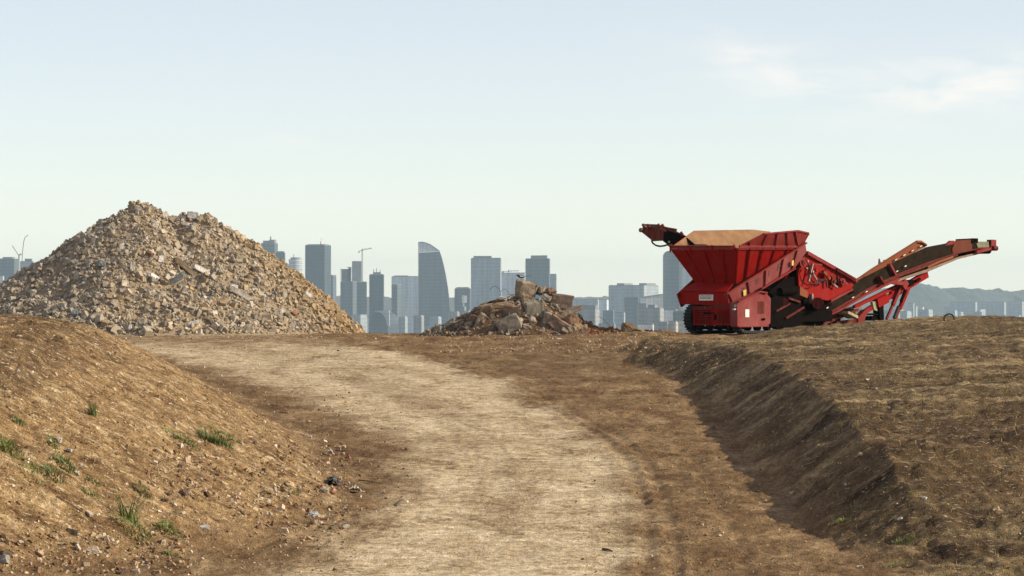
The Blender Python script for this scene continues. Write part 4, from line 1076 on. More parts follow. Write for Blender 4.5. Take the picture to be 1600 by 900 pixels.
# rear grille box between the tracks
mb = MB(); mb.box((-.02, .20, .24), (.9, 1.90, .86)); gb = mb.build('rear_grille_box', RED, mach, .01)
mb = MB()
for k in range(8): mb.box((-.045, 1.10, .33+k*.055), (-.022, 1.78, .345+k*.055)); mb.box((-.045, .32, .33+k*.055), (-.022, .80, .345+k*.055))
mb.box((-.05, .86, .42), (-.022, .96, .60)); mb.box((-.045, .96, .62), (-.022, 1.4, .66)); mb.build('louvre', DRK, gb)
mb = MB(); mb.box((-.06, .25, .10), (.3, 1.86, .22))
for k in range(12): mb.box((-.10, .3+k*.13, .12), (-.061, .36+k*.13, .24))
mb.build('axle_guard', DRK, mach)
mb = MB(); mb.bar((-.03, .22, .90), (-.03, 1.9, .80), .05, .09); mb.build('cross_rail', REDD, mach)
# side engine housing
pf = [S(1151.8, 472.5, -.17), S(1152.3, 510.5, -.17), S(1199, 509.5, -.17), S(1204, 505, -.17), S(1204.5, 466, -.17), S(1197, 457.5, -.17), S(1186, 456.5, -.17)]
mb = MB(); mb.plate(pf, (0, .30, 0)); eng = mb.build('side_housing', REDP, mach, .012)
mb = MB(); mb.bar(pf[0] + V3((0, -.03, .02)), pf[6] + V3((0, -.03, .02)), .1, .05); mb.bar(pf[6] + V3((0, -.03, .02)), pf[5] + V3((0, -.03, .0)), .1, .05)
mb.bar(pf[1] + V3((0, -.03, 0)), pf[2] + V3((0, -.03, 0)), .08, .035); mb.build('housing_edge', REDF, eng)
a = S(1164.5, 483.5, -.175); b_ = S(1170.5, 495.5, -.175); mb = MB(); mb.box((a.x, -.182, b_.z), (b_.x, -.172, a.z)); mb.build('sticker', PAPR, eng)
a = S(1184, 471, -.175); b_ = S(1194.5, 490, -.175); mb = MB(); mb.box((a.x, -.178, b_.z), (b_.x, -.1715, a.z))
for k in range(6): zz = b_.z + (a.z-b_.z)*(k+.5)/6; mb.box((a.x+.03, -.19, zz-.012), (b_.x-.03, -.178, zz+.012))
mb.build('vent_grille', REDD, eng)
a = S(1190, 499, -.175); mb = MB(); mb.box((a.x, -.20, a.z-.03), (a.x+.16, -.172, a.z+.03)); mb.box((a.x+.05, -.22, a.z+.0), (a.x+.1, -.2, a.z+.05)); mb.build('latch', DRK, eng)
mb = MB(); mb.tube([S(1149, 478, -.15), S(1149, 478, -.22)], .05, 12); mb.tube([S(1145.5, 483.6, -.1), S(1151, 483.6, -.1)], .04, 10); mb.build('work_lamp', STL, mach)
mb = MB(); mb.box((.9, .2, .72), (3.4, 1.9, 1.15)); mb.box((1.9, .05, .75), (3.3, .2, 1.3)); mb.tube([(2.2, .0, 1.35), (3.0, .0, 1.40)], .14, 14); mb.build('engine_block', DRK, mach, .02)
mb = MB(); mb.tube([S(1186, 458, .0), S(1187, 452, .1), S(1196, 449, .2), S(1203, 452, .2)], .04, 8); mb.build('exhaust_pipe', DRK, mach)
# ladder-like red frames in the dark middle
mb = MB()
for (x0, r0, x1, r1) in ((1213, 486, 1234, 474), (1228, 497, 1256, 480), (1232, 466, 1250, 472)):
    mb.bar(S(x0, r0, -.2), S(x1, r1, -.2), .06, .06)
mb.build('middle_frame', REDD, mach)
for q_, rr in (((1226, 472), .14), ((1278, 474), .20)): mb = MB(); mb.tube([S(*q_, -.19), S(*q_, .5)], rr, 16); mb.build('drive_drum', REDD, mach)
mb = MB(); mb.plate([S(1204.5, 511, -.14), S(1204.5, 468, -.14), S(1212, 462, -.14), S(1250, 468, -.14), S(1256, 511, -.14)], (0, .04, 0)); mb.build('shade_skirt', DRK, mach)  # added plate over the track, its near-black stands for shade
mb = MB(); mb.plate([S(1246, 512, 1.3), S(1246, 462, 1.3), S(1290, 470, 1.3), S(1318, 484, 1.3), S(1310, 512, 1.3)], (0, .3, 0)); mb.build('shade_plate', DRK, mach)  # added near-black plate, painted shade behind the conveyor foot
mb = MB(); mb.plate([S(1203, 512, .45), S(1203, 455, .45), S(1225, 436, .45), S(1250, 430, .45), S(1275, 468, .45), S(1300, 474, .45), S(1284, 512, .45)], (0, .3, 0)); mb.build('shade_plate', DRK, mach)  # added near-black plate, painted shade under the feeder and screen box
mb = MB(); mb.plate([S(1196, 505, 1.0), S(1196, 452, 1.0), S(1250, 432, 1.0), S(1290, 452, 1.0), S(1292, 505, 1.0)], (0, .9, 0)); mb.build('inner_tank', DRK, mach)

# screen box sloping down to the right
sb = [S(1252, 392, .35), S(1259, 395, .35), S(1337, 439, .35), S(1330, 452, .35), S(1296, 470, .35), S(1270, 466, .35), S(1249, 458, .35), S(1247, 425, .35)]
mb = MB(); mb.plate(sb, (0, .06, 0)); scr = mb.build('screen_box_side', RED, mach, .008)
mb = MB(); mb.plate([p + V3((0, 1.9, 0)) for p in sb], (0, .06, 0)); mb.build('screen_box_side', RED, mach)
mb = MB(); mb.bar(sb[1] + V3((0, -.04, 0)), sb[2] + V3((0, -.04, 0)), .12, .12); mb.bar(sb[3] + V3((0, -.04, 0)), sb[4] + V3((0, -.04, 0)), .08, .08); mb.build('top_rail', REDF, scr)
mb = MB(); mb.plate([sb[1] + V3((0, .07, -.35)), sb[2] + V3((0, .07, -.35)), sb[2] + V3((0, .07, -.42)), sb[1] + V3((0, .07, -.42))], (0, 1.8, 0)); mb.build('screen_deck', DRK, mach)
def sbar(nm, p0, p1, yl, w1, w2, mat, par=scr):
    mb = MB(); mb.bar(S(*p0, yl), S(*p1, yl), w1, w2, up=(0, 1, 0)); return mb.build(nm, mat, par)
sbar('stay', (1269.5, 412), (1262.8, 440), .20, .045, .09, STL)
sbar('bracket', (1269, 412), (1284, 414), .22, .05, .05, REDF)
sbar('stay', (1270, 426), (1279, 442), .24, .03, .03, STL)
sbar('stay', (1279, 436), (1279, 446), .24, .03, .03, DRK)
sbar('stay', (1300, 442), (1308.5, 449), .22, .04, .04, STL)
sbar('bracket', (1286, 424), (1296, 436), .22, .10, .10, ORNG)
sbar('bracket', (1296, 427), (1306, 440), .24, .06, .06, REDF)
sbar('bracket', (1312, 436), (1322, 444), .24, .10, .08, REDF)
sbar('bracket', (1290, 420), (1292, 448), .25, .05, .05, REDD)
sbar('bracket', (1308, 428), (1309, 444), .25, .05, .05, REDD)
for (px, row, rr, mt) in ((1255, 410, .17, REDF), (1275, 421, .15, RED), (1293, 431, .15, RED), (1303, 440, .12, REDD), (1318, 440, .12, REDF)):
    mb = MB(); c = S(px, row, .20); mb.tube([c, c + V3((0, .16, 0))], rr, 16); mb.tube([c - V3((0, .04, 0)), c], rr*.45, 10); mb.build('screen_motor' if px < 1260 else 'bearing_housing', mt, scr)
for (px, row) in ((1254, 398), (1263, 408), (1261, 419), (1271, 424.5)):
    mb = MB(); c = S(px, row, .16); mb.tube([c, c + V3((0, .1, 0))], .035, 8); mb.build('bolt', STL, scr)
pl = [S(1250, 447, .12), S(1263, 456, .12), S(1262, 466, .12), S(1250, 461, .12)]
mb = MB(); mb.plate(pl, (0, .2, 0)); mb.build('spring_seat', ORNG, scr)
mb = MB(); 
for k in range(6): c = S(1270, 461, .15) + V3((0, 0, -.05*k)); mb.tube([c, c + V3((0, .14, 0))], .045, 8)
mb.build('coil_spring', STL, scr)
mb = MB(); mb.tube([S(1307, 419, .2), S(1310, 446, .2)], .018, 6); mb.tube([S(1307, 419, .2), S(1337, 438, .2)], .02, 6); mb.tube([S(1307, 426, .2), S(1327, 440, .2)], .014, 6); mb.build('handrail', DRK, mach)
mb = MB(); mb.tube([S(1264, 440, .15), S(1268, 444, .1), S(1278, 443, .1), S(1284, 438, .12), S(1290, 440, .15)], .02, 7); mb.tube([S(1258, 404, .1), S(1264, 414, .08), S(1268, 430, .08), S(1276, 438, .1), S(1290, 436, .12)], .018, 7); mb.build('hydraulic_hose', RUB, mach)

# tail conveyor
YN, YF = .55, 1.5
spine_top = [S(1262, 496, YN), S(1300, 470, YN), S(1346, 436, YN), S(1402, 408, YN), S(1449, 386, YN), S(1497, 377, YN), S(1522, 374.5, YN), S(1553, 376, YN)]
spine_bot = [S(1266, 507, YN), S(1310, 488, YN), S(1356, 462, YN), S(1403, 440, YN), S(1449, 425, YN), S(1497, 405, YN), S(1530, 397, YN), S(1556, 391, YN)]
def mid(f): return [a.lerp(b2, f) for a, b2 in zip(spine_top, spine_bot)]
def strip(mb, A, B, dy):
    mb2 = mb
    for i in range(len(A)-1): mb2.plate([A[i], A[i+1], B[i+1], B[i]], (0, dy, 0))
tail = empty('tail_conveyor', (0, 0, 0)); tail.parent = mach
# dark rubber skirt on the near side, sagging a little
A = mid(0.0); B = mid(.60); mb = MB(); strip(mb, A[:7], B[:7], .05); tcv = mb.build('conveyor_skirt', BELT, tail)
mb = MB(); strip(mb, [p + V3((0, YF-YN, 0)) for p in mid(.45)], [p + V3((0, YF-YN, 0)) for p in B], .05); mb.build('conveyor_skirt', BELT, tail)
# steel channel below
mb = MB(); strip(mb, mid(.60), mid(.66), -.05); strip(mb, mid(.66)[:6], mid(.80)[:6], .04); mb.build('side_channel', REDD, tail)
mb = MB(); A = mid(.80); B = mid(.92); strip(mb, [p + V3((0, -.08, 0)) for p in A[:4]], [p + V3((0, -.08, 0)) for p in B[:4]], .10); mb.build('lower_beam', REDF, tail)
mb = MB(); strip(mb, [p + V3((0, YF-YN, 0)) for p in mid(.6)], [p + V3((0, YF-YN, 0)) for p in mid(.95)], .08); mb.build('side_channel', REDD, tail)
# carrying belt and return belt
mb = MB()
for A in (mid(.42), mid(.93)):
    for i in range(len(A)-1): mb.plate([A[i] + V3((0, .08, 0)), A[i+1] + V3((0, .08, 0)), A[i+1] + V3((0, .08, -.03)), A[i] + V3((0, .08, -.03))], (0, YF-YN-.12, 0))
mb.build('conveyor_belt', BELT, tail)
# lighter return belt edge visible under the outer half
mb = MB(); A = mid(.88); B = mid(1.0); strip(mb, A[3:7], B[3:7], .05); mb.build('belt_edge', mat_simple('dusty_belt_edge', (.20, .13, .09), .8, 0, .3, 5), tail)
C1, C2 = mid(.42), mid(.93)
for i in range(len(C1)-1):
    k = 3 if i < 6 else 1
    for j in range(k):
        p = C1[i].lerp(C1[i+1], (j+.5)/k) - V3((0, 0, .07)); mb = MB(); mb.tube([p + V3((0, .03, 0)), p + V3((0, YF-YN-.03, 0))], .045, 8); mb.build('idler_roller', DRK, tail)
        p = C2[i].lerp(C2[i+1], (j+.5)/k) + V3((0, 0, .05)); mb = MB(); mb.tube([p + V3((0, .03, 0)), p + V3((0, YF-YN-.03, 0))], .04, 8); mb.build('idler_roller', DRK, tail)
for q_ in ((1331, 466), (1352, 457), (1378, 444), (1400, 425), (1413, 417), (1291, 482)):
    mb = MB(); c = S(*q_, YN-.10); mb.tube([c, c + V3((.10, .0, .04))], .028, 7); mb.build('idler_bolt', STL, tail)
# orange inner deflector plate standing above the belt
mb = MB(); P1 = [S(1338, 436.5, YF-.25), S(1362, 420, YF-.25), S(1431, 377, YF-.25), S(1438, 376, YF-.25), S(1446, 383, YF-.25), S(1446, 386, YF-.25), S(1370, 424, YF-.25), S(1350, 434, YF-.25)]
mb.plate(P1, (0, .04, 0)); dfl = mb.build('deflector_plate', ORNG, tail)
mb = MB(); mb.tube([P1[2] - V3((0, .03, .02)), P1[3] - V3((0, .03, .04)), P1[4] - V3((0, .03, 0))], .05, 8); mb.bar(P1[0] - V3((0, .03, .03)), P1[2] - V3((0, .03, .04)), .05, .05)
mb.build('deflector_edge', ORNG, dfl)
mb = MB()
for q_ in ((1398, 407), (1411, 400), (1424, 393), (1437, 386)): mb = MB(); c = S(*q_, YF-.32); mb.tube([c, c + V3((.12, 0, .05))], .025, 6); mb.build('bolt_head', STL, dfl)
for (px, r0, r1) in ((1374.5, 404, 416), (1382, 406, 411)):
    mb = MB(); mb.plate([S(px, r0, YF-.2), S(px+3, r1-3, YF-.2), S(px+2, r1, YF-.2), S(px-1, r1, YF-.2)], (0, .05, 0)); mb.build('upright_lug', ORNG, dfl)
mb = MB(); mb.bar(S(1389, 413, YN-.06), S(1398, 430, YN-.06), .08, .16, up=(0, 1, 0)); mb.build('clamp_bracket', REDF, tail)
mb = MB(); mb.bar(S(1371, 432, YN-.06), S(1378, 444, YN-.06), .08, .28, up=(0, 1, 0)); mb.build('clamp_bracket', REDD, tail)
mb = MB(); mb.bar(S(1388, 440, YN+.1), S(1411, 443, YN+.1), .14, .18, up=(0, 1, 0)); mb.build('drive_housing', REDF, tail)
mb = MB(); mb.tube([S(1449, 418, YN-.05), S(1468, 409, YN-.05), S(1488, 402, YN-.05)], .05, 8); mb.build('hydraulic_pipe', ORNG, tail)
# head end
mb = MB(); hp = [S(1494, 376, YN-.03), S(1519, 374, YN-.03), S(1519, 392, YN-.03), S(1489, 398, YN-.03), S(1488, 388, YN-.03)]; mb.plate(hp, (0, .04, 0)); mb.build('head_cover', mat_paint('worn_orange_paint', (.11, .02, .01), (.16, .05, .025), .6, .4, .6), tail)
mb = MB(); mb.plate([S(1525, 377.5, YN-.03), S(1547, 377.5, YN-.03), S(1549, 386, YN-.03), S(1528, 387, YN-.03)], (0, .04, 0)); mb.build('drum_guard', mat_simple('olive_steel', (.16, .14, .08), .6, 0, .3), tail)
mb = MB()
for q_ in ((1520, 376), (1527, 375), (1548, 378), (1552, 377)): c = S(*q_, YN-.05); mb.box((c.x-.08, c.y, c.z-.10), (c.x+.05, c.y+.1, c.z+.06))
mb.bar(S(1494, 375, YN), S(1522, 373.5, YN), .05, .06); mb.build('bearing_block', DRK, tail)
mb = MB(); c = S(1545, 388, YN); mb.tube([c, c + V3((0, YF-YN, 0))], .20, 18); mb.build('head_drum', DRK, tail)
mb = MB(); mb.bar(S(1524, 394, YN-.04), S(1553, 387, YN-.04), .1, .14, up=(0, 1, 0)); mb.box(tuple(S(1549, 391, YN-.1)), tuple(S(1549, 391, YN-.1) + V3((.3, .2, .38)))); mb.build('tension_frame', REDF, tail)
mb = MB(); mb.tube([S(1551, 388, YN-.12), S(1557, 388, YN-.12)], .09, 12); mb.build('hydraulic_motor', REDD, tail)
mb = MB(); mb.plate([S(1477, 384, YN-.02), S(1486, 376, YN-.02), S(1491, 376, YN-.02), S(1494, 381, YN-.02)], (0, .1, 0)); mb.build('top_bracket', REDF, tail)
# supports under the conveyor
mb = MB(); mb.bar(S(1346, 490, .9), S(1392, 462, .9), .14, .16); mb.bar(S(1392, 462, .9), S(1448, 428, .9), .14, .26); mb.bar(S(1334, 480, .9), S(1412, 442, .9), .12, .12); mb.build('support_arm', RED, mach, .01)
mb = MB(); mb.tube([S(1430, 440, .8), S(1437, 436, .8)], .06, 8); mb.box(tuple(S(1420, 446, .75)), tuple(S(1420, 446, .75) + V3((.3, .2, .2)))); mb.build('arm_pivot', DRK, mach)
def ram(p0, p1, yl, label_mat):
    a, b2 = S(*p0, yl), S(*p1, yl); mb = MB(); mb.bar(a, a.lerp(b2, .62), .12, .12, up=(0, 1, 0)); o = mb.build('support_leg', label_mat, mach, .01)
    mb = MB(); mb.bar(a.lerp(b2, .60), b2, .08, .08, up=(0, 1, 0)); mb.build('inner_leg', REDF, o); return o
ram((1410.5, 441), (1385, 499), .75, REDF); ram((1421, 446), (1396, 505), .95, RED)
mb = MB(); mb.tube([S(1415, 452, .7), S(1407.5, 471, .7)], .055, 10); hyd = mb.build('hydraulic_ram', DRK, mach)
mb = MB(); mb.tube([S(1407.5, 471, .7), S(1404, 480, .7)], .025, 8); mb.build('ram_rod', DRK, hyd)
mb = MB(); mb.tube([S(1404, 479, .7), S(1397, 497, .7)], .06, 10); mb.build('ram_sleeve', RUB, hyd)
mb = MB(); mb.bar(S(1408, 440, .7), S(1414, 448, .7), .3, .22, up=(0, 1, 0)); mb.build('leg_head', REDF, mach)
# rear axle post and clutter beneath
mb = MB(); mb.bar(S(1372, 470, .9), S(1373, 503, .9), .22, .30, up=(0, 1, 0)); mb.box(tuple(S(1362, 501, .85)), tuple(S(1362, 501, .85) + V3((.45, .3, .16)))); mb.bar(S(1346, 491, .85), S(1380, 491, .85), .06, .07); mb.build('jack_post', DRK, mach)
mb = MB(); mb.plate([S(1363, 471, .8), S(1369, 471, .8), S(1371, 486, .8), S(1366, 484, .8)], (0, .1, 0)); mb.build('jack_plate', mat_simple('pale_olive_paint', (.28, .27, .15), .7), mach)
mb = MB(); mb.plate([S(1326, 486, .3), S(1341, 493, .3), S(1341, 498, .3), S(1325, 490, .3)], (0, .5, 0)); mb.build('control_box', mat_simple('dusty_tan_paint', (.34, .28, .17), .8), mach, .01)
mb = MB(); mb.plate([S(1334, 482, .8), S(1347, 479, .8), S(1348, 494, .8), S(1338, 493, .8)], (0, .5, 0)); mb.build('grey_box', mat_simple('grey_paint', (.12, .12, .11), .7), mach, .01)
mb = MB(); mb.plate([S(1341, 497, .6), S(1352, 484, .6), S(1359, 484, .6), S(1350, 500, .6), S(1341, 505, .6)], (0, .2, 0)); mb.build('frame_foot', REDF, mach)
mb = MB(); mb.bar(S(1306, 505, .7), S(1350, 500, .7), .1, .14); mb.bar(S(1282, 508, .7), S(1340, 484, .7), .1, .08); mb.build('lower_brace', REDD, mach)
mb = MB(); mb.bar(S(1384, 466, .85), S(1368, 474, .85), .25, .3); mb.build('pivot_gusset', RED, mach)

# side conveyor folded out behind the hopper
XA = 1.0
side = empty('side_conveyor', (0, 0, 0)); side.parent = mach
sp = [(998.5, 357.5), (1006, 352), (1030, 353), (1056, 358), (1056.5, 362.5), (1068, 367), (1071, 371), (1078, 385), (1100, 400), (1095, 402), (1046, 385), (1038, 383), (1020, 377), (1008, 368), (998.5, 362)]
mb = MB(); mb.plate([E(x, y, XA) for x, y in ((999, 360), (1006, 353.5), (1030, 355), (1040, 359), (1036, 376), (1020, 377), (1009, 368))], (.06, 0, 0)); mb.build('side_plate', REDD, side)
mb = MB(); mb.plate([E(x, y, XA) for x, y in ((1037, 359), (1056, 364), (1068, 368), (1100, 395), (1098, 402), (1046, 384.5), (1036, 377))], (.06, 0, 0)); mb.build('side_channel', DRK, side)
mb = MB(); mb.plate([E(x, y, XA-.03) for x, y in ((1031, 353), (1056.5, 357.5), (1056, 362.5), (1040, 360))], (.05, 0, 0)); mb.build('guard_plate', REDD, side)
mb = MB(); 
for f in (0, 1):
    c0 = [E(x, y, XA + .08) for x, y in ((1003, 359), (1020, 364), (1045, 376), (1098, 399))]
    if f: c0 = [p + V3((0, 0, .2)) for p in c0]
    for a_, b2 in zip(c0[:-1], c0[1:]): mb.plate([a_, b2, b2 + V3((0, 0, -.03)), a_ + V3((0, 0, -.03))], (.8, 0, 0))
mb.build('conveyor_belt', BELT, side)
mb = MB(); c = E(1000.5, 359.5, XA-.03); mb.tube([c, c + V3((1.0, 0, 0))], .075, 14); mb.build('tail_drum', ORNG, side)
mb = MB()
for q_ in ((1006, 352.5), (1013.5, 353), (1030, 352.5), (1036, 353), (1065.5, 365)): c = E(*q_, XA-.03); mb.bar(c - V3((0, .05, .08)), c + V3((0, .05, .05)), .06, .08)
mb.build('bearing_lug', REDD, side)
mb = MB(); mb.bar(E(1029, 354, XA-.04), E(1041, 361, XA-.04), .04, .07); mb.bar(E(1007, 354.5, XA-.04), E(1013, 357, XA-.04), .04, .05); mb.build('strap_bracket', ORNG, side)
mb = MB(); c = E(1004, 358, XA-.04); mb.tube([c, c + V3((-.03, 0, 0))], .04, 8); c = E(1046, 378, XA-.04); mb.tube([c, c + V3((-.03, 0, 0))], .04, 8); mb.build('bolt', STL, side)
mb = MB(); mb.tube([E(x, y, XA-.02) for x, y in ((1018, 376), (1020, 380), (1025, 383.5), (1031, 384.8), (1038, 384), (1044, 382))], .03, 8); mb.build('hydraulic_hose', RUB, side)
mb = MB(); mb.plate([E(x, y, XA-.05) for x, y in ((1042, 383.5), (1049, 381), (1050, 384), (1046, 386))], (.1, 0, 0)); mb.build('hinge_lug', TANM, side)

# ------------------------------------------------------------------ black hoop half buried on the crest
def hoop():
    p = at(1483, 499, 103.5); p.z = hz(p.x, 103.5); 
    r = .155; mb = MB(); n = 40; cz = (HZ-490.5)/F*103.5 - r - p.z
    pts = [(math.cos(a)*r, .02*math.sin(3*a), math.sin(a)*r + cz) for a in np.linspace(0, 2*math.pi, n)]
    mb.tube(pts, .024, 10, cap=False); o = mb.build('pipe_hoop', RUB); o.location = p
    tag(o, 'black pipe hoop half buried in the crest right of the machine', 'pipe')
hoop()

# ------------------------------------------------------------------ things lying on the ground
def ground_hit(px, row, y0=34.0, y1=112.0):
    ys = np.arange(y0, y1, .05); X = (px-800)/F*ys; Z = (HZ-row)/F*ys
    g = height(X, ys); k = np.nonzero(g >= Z)[0]
    if len(k) == 0: return at(px, row, y1)
    i = k[0]; return Vector((X[i], ys[i], g[i]))
def slope_euler(p, yaw=0):
    e = .15; dx = (hz(p.x+e, p.y) - hz(p.x-e, p.y))/(2*e); dy = (hz(p.x, p.y+e) - hz(p.x, p.y-e))/(2*e)
    n = V3((-dx, -dy, 1)).normalized(); return (n.to_track_quat('Z', 'Y') @ Euler((0, 0, yaw)).to_quaternion()).to_euler()

GRASS = mat_simple('green_grass', (.125, .165, .03), .7, 0, .35, 9)
GRASSD = mat_simple('dark_weed', (.09, .13, .03), .7, 0, .35, 9)
def tuft(px, row, n, h, spread, mat, label, wid=.012):
    p = ground_hit(px, row); r = random.Random(int(px*7+row)); mb = MB()
    if n > 60: h *= .85; wid *= .8; spread *= .9
    for _ in range(n):
        a = r.uniform(0, 6.28); d = spread*math.sqrt(r.random()); bx, by = d*math.cos(a), d*math.sin(a)
        bz = hz(p.x+bx, p.y+by) - p.z - .01; L = h*r.uniform(.45, 1.05); lean = r.uniform(.05, 1.0) if n < 60 else r.uniform(.3, 1.3); la = a + r.uniform(-.8, .8)
        wv = V3((math.cos(la+1.57), math.sin(la+1.57), 0))*wid*r.uniform(.6, 1.2); seg = 4; V = []
        for k in range(seg+1):
            t = k/seg; c = V3((bx + math.cos(la)*lean*L*t*t, by + math.sin(la)*lean*L*t*t, bz + L*(t - .25*lean*t*t)))
            V += [c - wv*(1-t*.95), c + wv*(1-t*.95)]
        mb.poly(V, [(2*k, 2*k+1, 2*k+3, 2*k+2) for k in range(seg)])
    o = mb.build('grass_tuft', mat); o.location = p; tag(o, label, 'grass tuft')
tuft(203, 812, 40, .50, .13, GRASSD, 'tall spiky dark grass tuft on the left bank', .009)
tuft(208, 828, 320, .12, .30, GRASS, 'bright low grass patch around the foot of the tall spiky tuft', .008)
tuft(262, 828, 260, .09, .22, GRASS, 'low green patch right of the tall spiky tuft')
tuft(6, 702, 300, .12, .28, GRASS, 'bright grass patch at the left edge of the bank')
tuft(285, 688, 260, .09, .30, GRASS, 'flat green patch high on the bank left of the leafy weed')
tuft(338, 690, 260, .20, .30, GRASSD, 'leafy green weed high on the middle of the bank')
tuft(352, 682, 160, .12, .3, GRASS, 'lighter grass behind the leafy weed')
tuft(145, 648, 24, .22, .05, GRASSD, 'single dark upright sprig high on the bank')
tuft(28, 660, 90, .10, .14, GRASSD, 'small dark weed near the left edge high on the bank')
tuft(82, 692, 90, .08, .12, GRASSD, 'small dark weed below the small one near the left edge')
tuft(100, 726, 160, .13, .18, GRASSD, 'dark leafy weed left of the white stone on the bank')
tuft(78, 742, 160, .11, .24, GRASSD, 'spreading dark weed lower left of the leafy one')
tuft(50, 742, 160, .08, .22, GRASS, 'yellow green grass left of the spreading weed')
tuft(144, 774, 120, .07, .14, GRASS, 'small green tuft between the weeds and the tall spiky tuft')
tuft(148, 758, 70, .10, .10, GRASSD, 'tiny dark weed just above the small green tuft')
tuft(219, 770, 130, .09, .14, GRASSD, 'green weed above right of the tall spiky tuft')
tuft(267, 868, 90, .08, .12, GRASS, 'tiny green tuft low on the bank near the bottom edge')
tuft(453, 770, 110, .07, .2, GRASS, 'faint green tuft low on the bank near the track')
tuft(1412, 848, 110, .07, .18, GRASS, 'small green patch at the foot of the right bank')
tuft(1405, 882, 90, .06, .2, GRASS, 'faint green patch near the bottom right edge')
tuft(1318, 815, 90, .10, .16, GRASS, 'green sprig on the shaded cut face of the right bank')

lumps = [ (484, 684, .055, .05, .04, (.72, .70, .68), 'lone white stone beside the track left edge'),
    (195, 452+345, .0, 0, 0, None, ''),
    (92, 691, .06, .05, .05, (.62, .55, .42), 'cream stone on the left bank beside a dark weed'),
    (120, 741, .07, .05, .03, (.72, .68, .58), 'white flat chip right of the dark leafy weed'),
    (109, 708, .05, .04, .03, (.66, .64, .62), 'small white stone above the leafy weed'),
    (113, 834, .10, .06, .06, (.14, .095, .065), 'dark purple clod with pale rim low on the bank'),
    (8, 868, .10, .07, .06, (.16, .115, .08), 'dark stone with white patch at the lower left edge'),
    (4, 880, .10, .1, .08, (.40, .37, .33), 'grey rounded stone at the lower left edge'),
    (256, 785, .08, .06, .03, (.15, .11, .08), 'dark chip with white edge right of the tall tuft'),
    (285, 775, .10, .08, .07, (.20, .13, .10), 'dark brown stone in the rubble strip'),
    (320, 826, .09, .07, .04, (.66, .66, .62), 'white stone in the lower rubble strip'),
    (490, 806, .10, .06, .05, (.42, .47, .52), 'bluish stone at the foot of the left bank'),
    (508, 770, .09, .07, .05, (.46, .38, .28), 'tan stone at the foot of the left bank'),
    (140, 805, .10, .06, .04, (.62, .52, .38), 'beige stone chip low on the left bank'),
    (1444, 779, .05, .05, .03, (.75, .73, .70), 'small white stone on the right bank top'),
    (1344, 712, .05, .05, .04, (.52, .36, .24), 'orange stone beside the pale streak on the right bank'),
    (1354, 594, .09, .05, .03, (.60, .50, .36), 'pale chip high on the right bank'),
    (1406, 812, .05, .05, .03, (.60, .54, .44), 'small beige stone low on the right bank'),
    (1237, 772, .04, .04, .03, (.70, .66, .58), 'tiny white stone on the shaded cut face'),
    (1344, 888, .06, .05, .03, (.62, .50, .36), 'beige stone near the bottom edge on the right'),
    (143, 865, .13, .08, .06, (.58, .46, .32), 'pale sandstone lump at the bottom of the left bank')]
for i, (px, row, a, b_, c_, col, lab) in enumerate(lumps):
    if not lab: continue
    p = ground_hit(px, row); a, b_, c_ = a*.75, b_*.75, c_*.7
    stone('stone_fragment', 'block', i, p + V3((0, 0, c_*.3)), (a, b_, c_), (R(8), R(-10), R(i*37)), col, lab, 'stone')

WOODM = mat_simple('weathered_wood', (.10, .07, .045), .9, 0, .3, 12)
def stick(px0, r0, px1, r1, label, rad=.012, lift=.05):
    a = ground_hit(px0, r0); b2 = ground_hit(px1, r1)
    if abs(b2.y - a.y) > 1.5: b2 = at(px1, r1, a.y)
    b2.z = max(b2.z, hz(b2.x, b2.y) + .01)
    m_ = (a+b2)/2 + V3((0, 0, lift*.3)); mb = MB(); mb.tube([V3((0, 0, .01)), m_-a, b2-a], rad, 7, r2=rad*.5); o = mb.build('stick', WOODM); o.location = a; tag(o, label, 'stick')
stick(619, 792, 630, 781, 'dark stick poking up at the left edge of the track')
stick(498, 860, 512, 850, 'dark stick standing near the bottom of the track left edge')
stick(942, 860, 957, 863, 'short dark stick lying on the pale track at lower right', .02)
stick(88, 778, 132, 806, 'long thin twig lying down the left bank', .009)
stick(560, 751, 598, 757, 'dark twig lying flat left of the track bend', .012)
stick(1018, 817, 1056, 818, 'thin twig lying right of the track among wheel marks', .01)
def scrap(px, row, w_, d_, col, label, name='plastic_scrap', seed=1):
    p = ground_hit(px, row); r = random.Random(seed); n = 9; bm = bmesh.new(); g = []
    for i in range(n):
        for j in range(n):
            x = (i/(n-1)-.5)*w_; y = (j/(n-1)-.5)*d_
            g.append(bm.verts.new((x*(1+.3*r.uniform(-1, 1)), y*(1+.3*r.uniform(-1, 1)), hz(p.x+x, p.y+y) - p.z + .03 + r.uniform(0, .11)*(1-abs(2*i/(n-1)-1)))))
    for i in range(n-1):
        for j in range(n-1): bm.faces.new((g[i*n+j], g[i*n+j+1], g[(i+1)*n+j+1], g[(i+1)*n+j]))
    me = bpy.data.meshes.new(name); bm.to_mesh(me); bm.free(); o = link(name, me, mat=mat_simple(name, col, .45, 0, .3)); o.location = p
    so_ = o.modifiers.new('thickness', 'SOLIDIFY'); so_.thickness = .006
    tag(o, label, 'scrap')
scrap(520, 757, .20, .3, (.012, .013, .016), 'crumpled black plastic sheet at the foot of the left bank', seed=2)
scrap(556, 770, .22, .3, (.36, .32, .25), 'flattened grey sheet scrap on the track edge', seed=4)
scrap(544, 719, .09, .15, (.22, .07, .05), 'small red rag beside the left edge of the track', 'rag', 5)
scrap(516, 712, .12, .2, (.5, .44, .36), 'pale crumpled scrap left of the red rag', 'paper_scrap', 6)

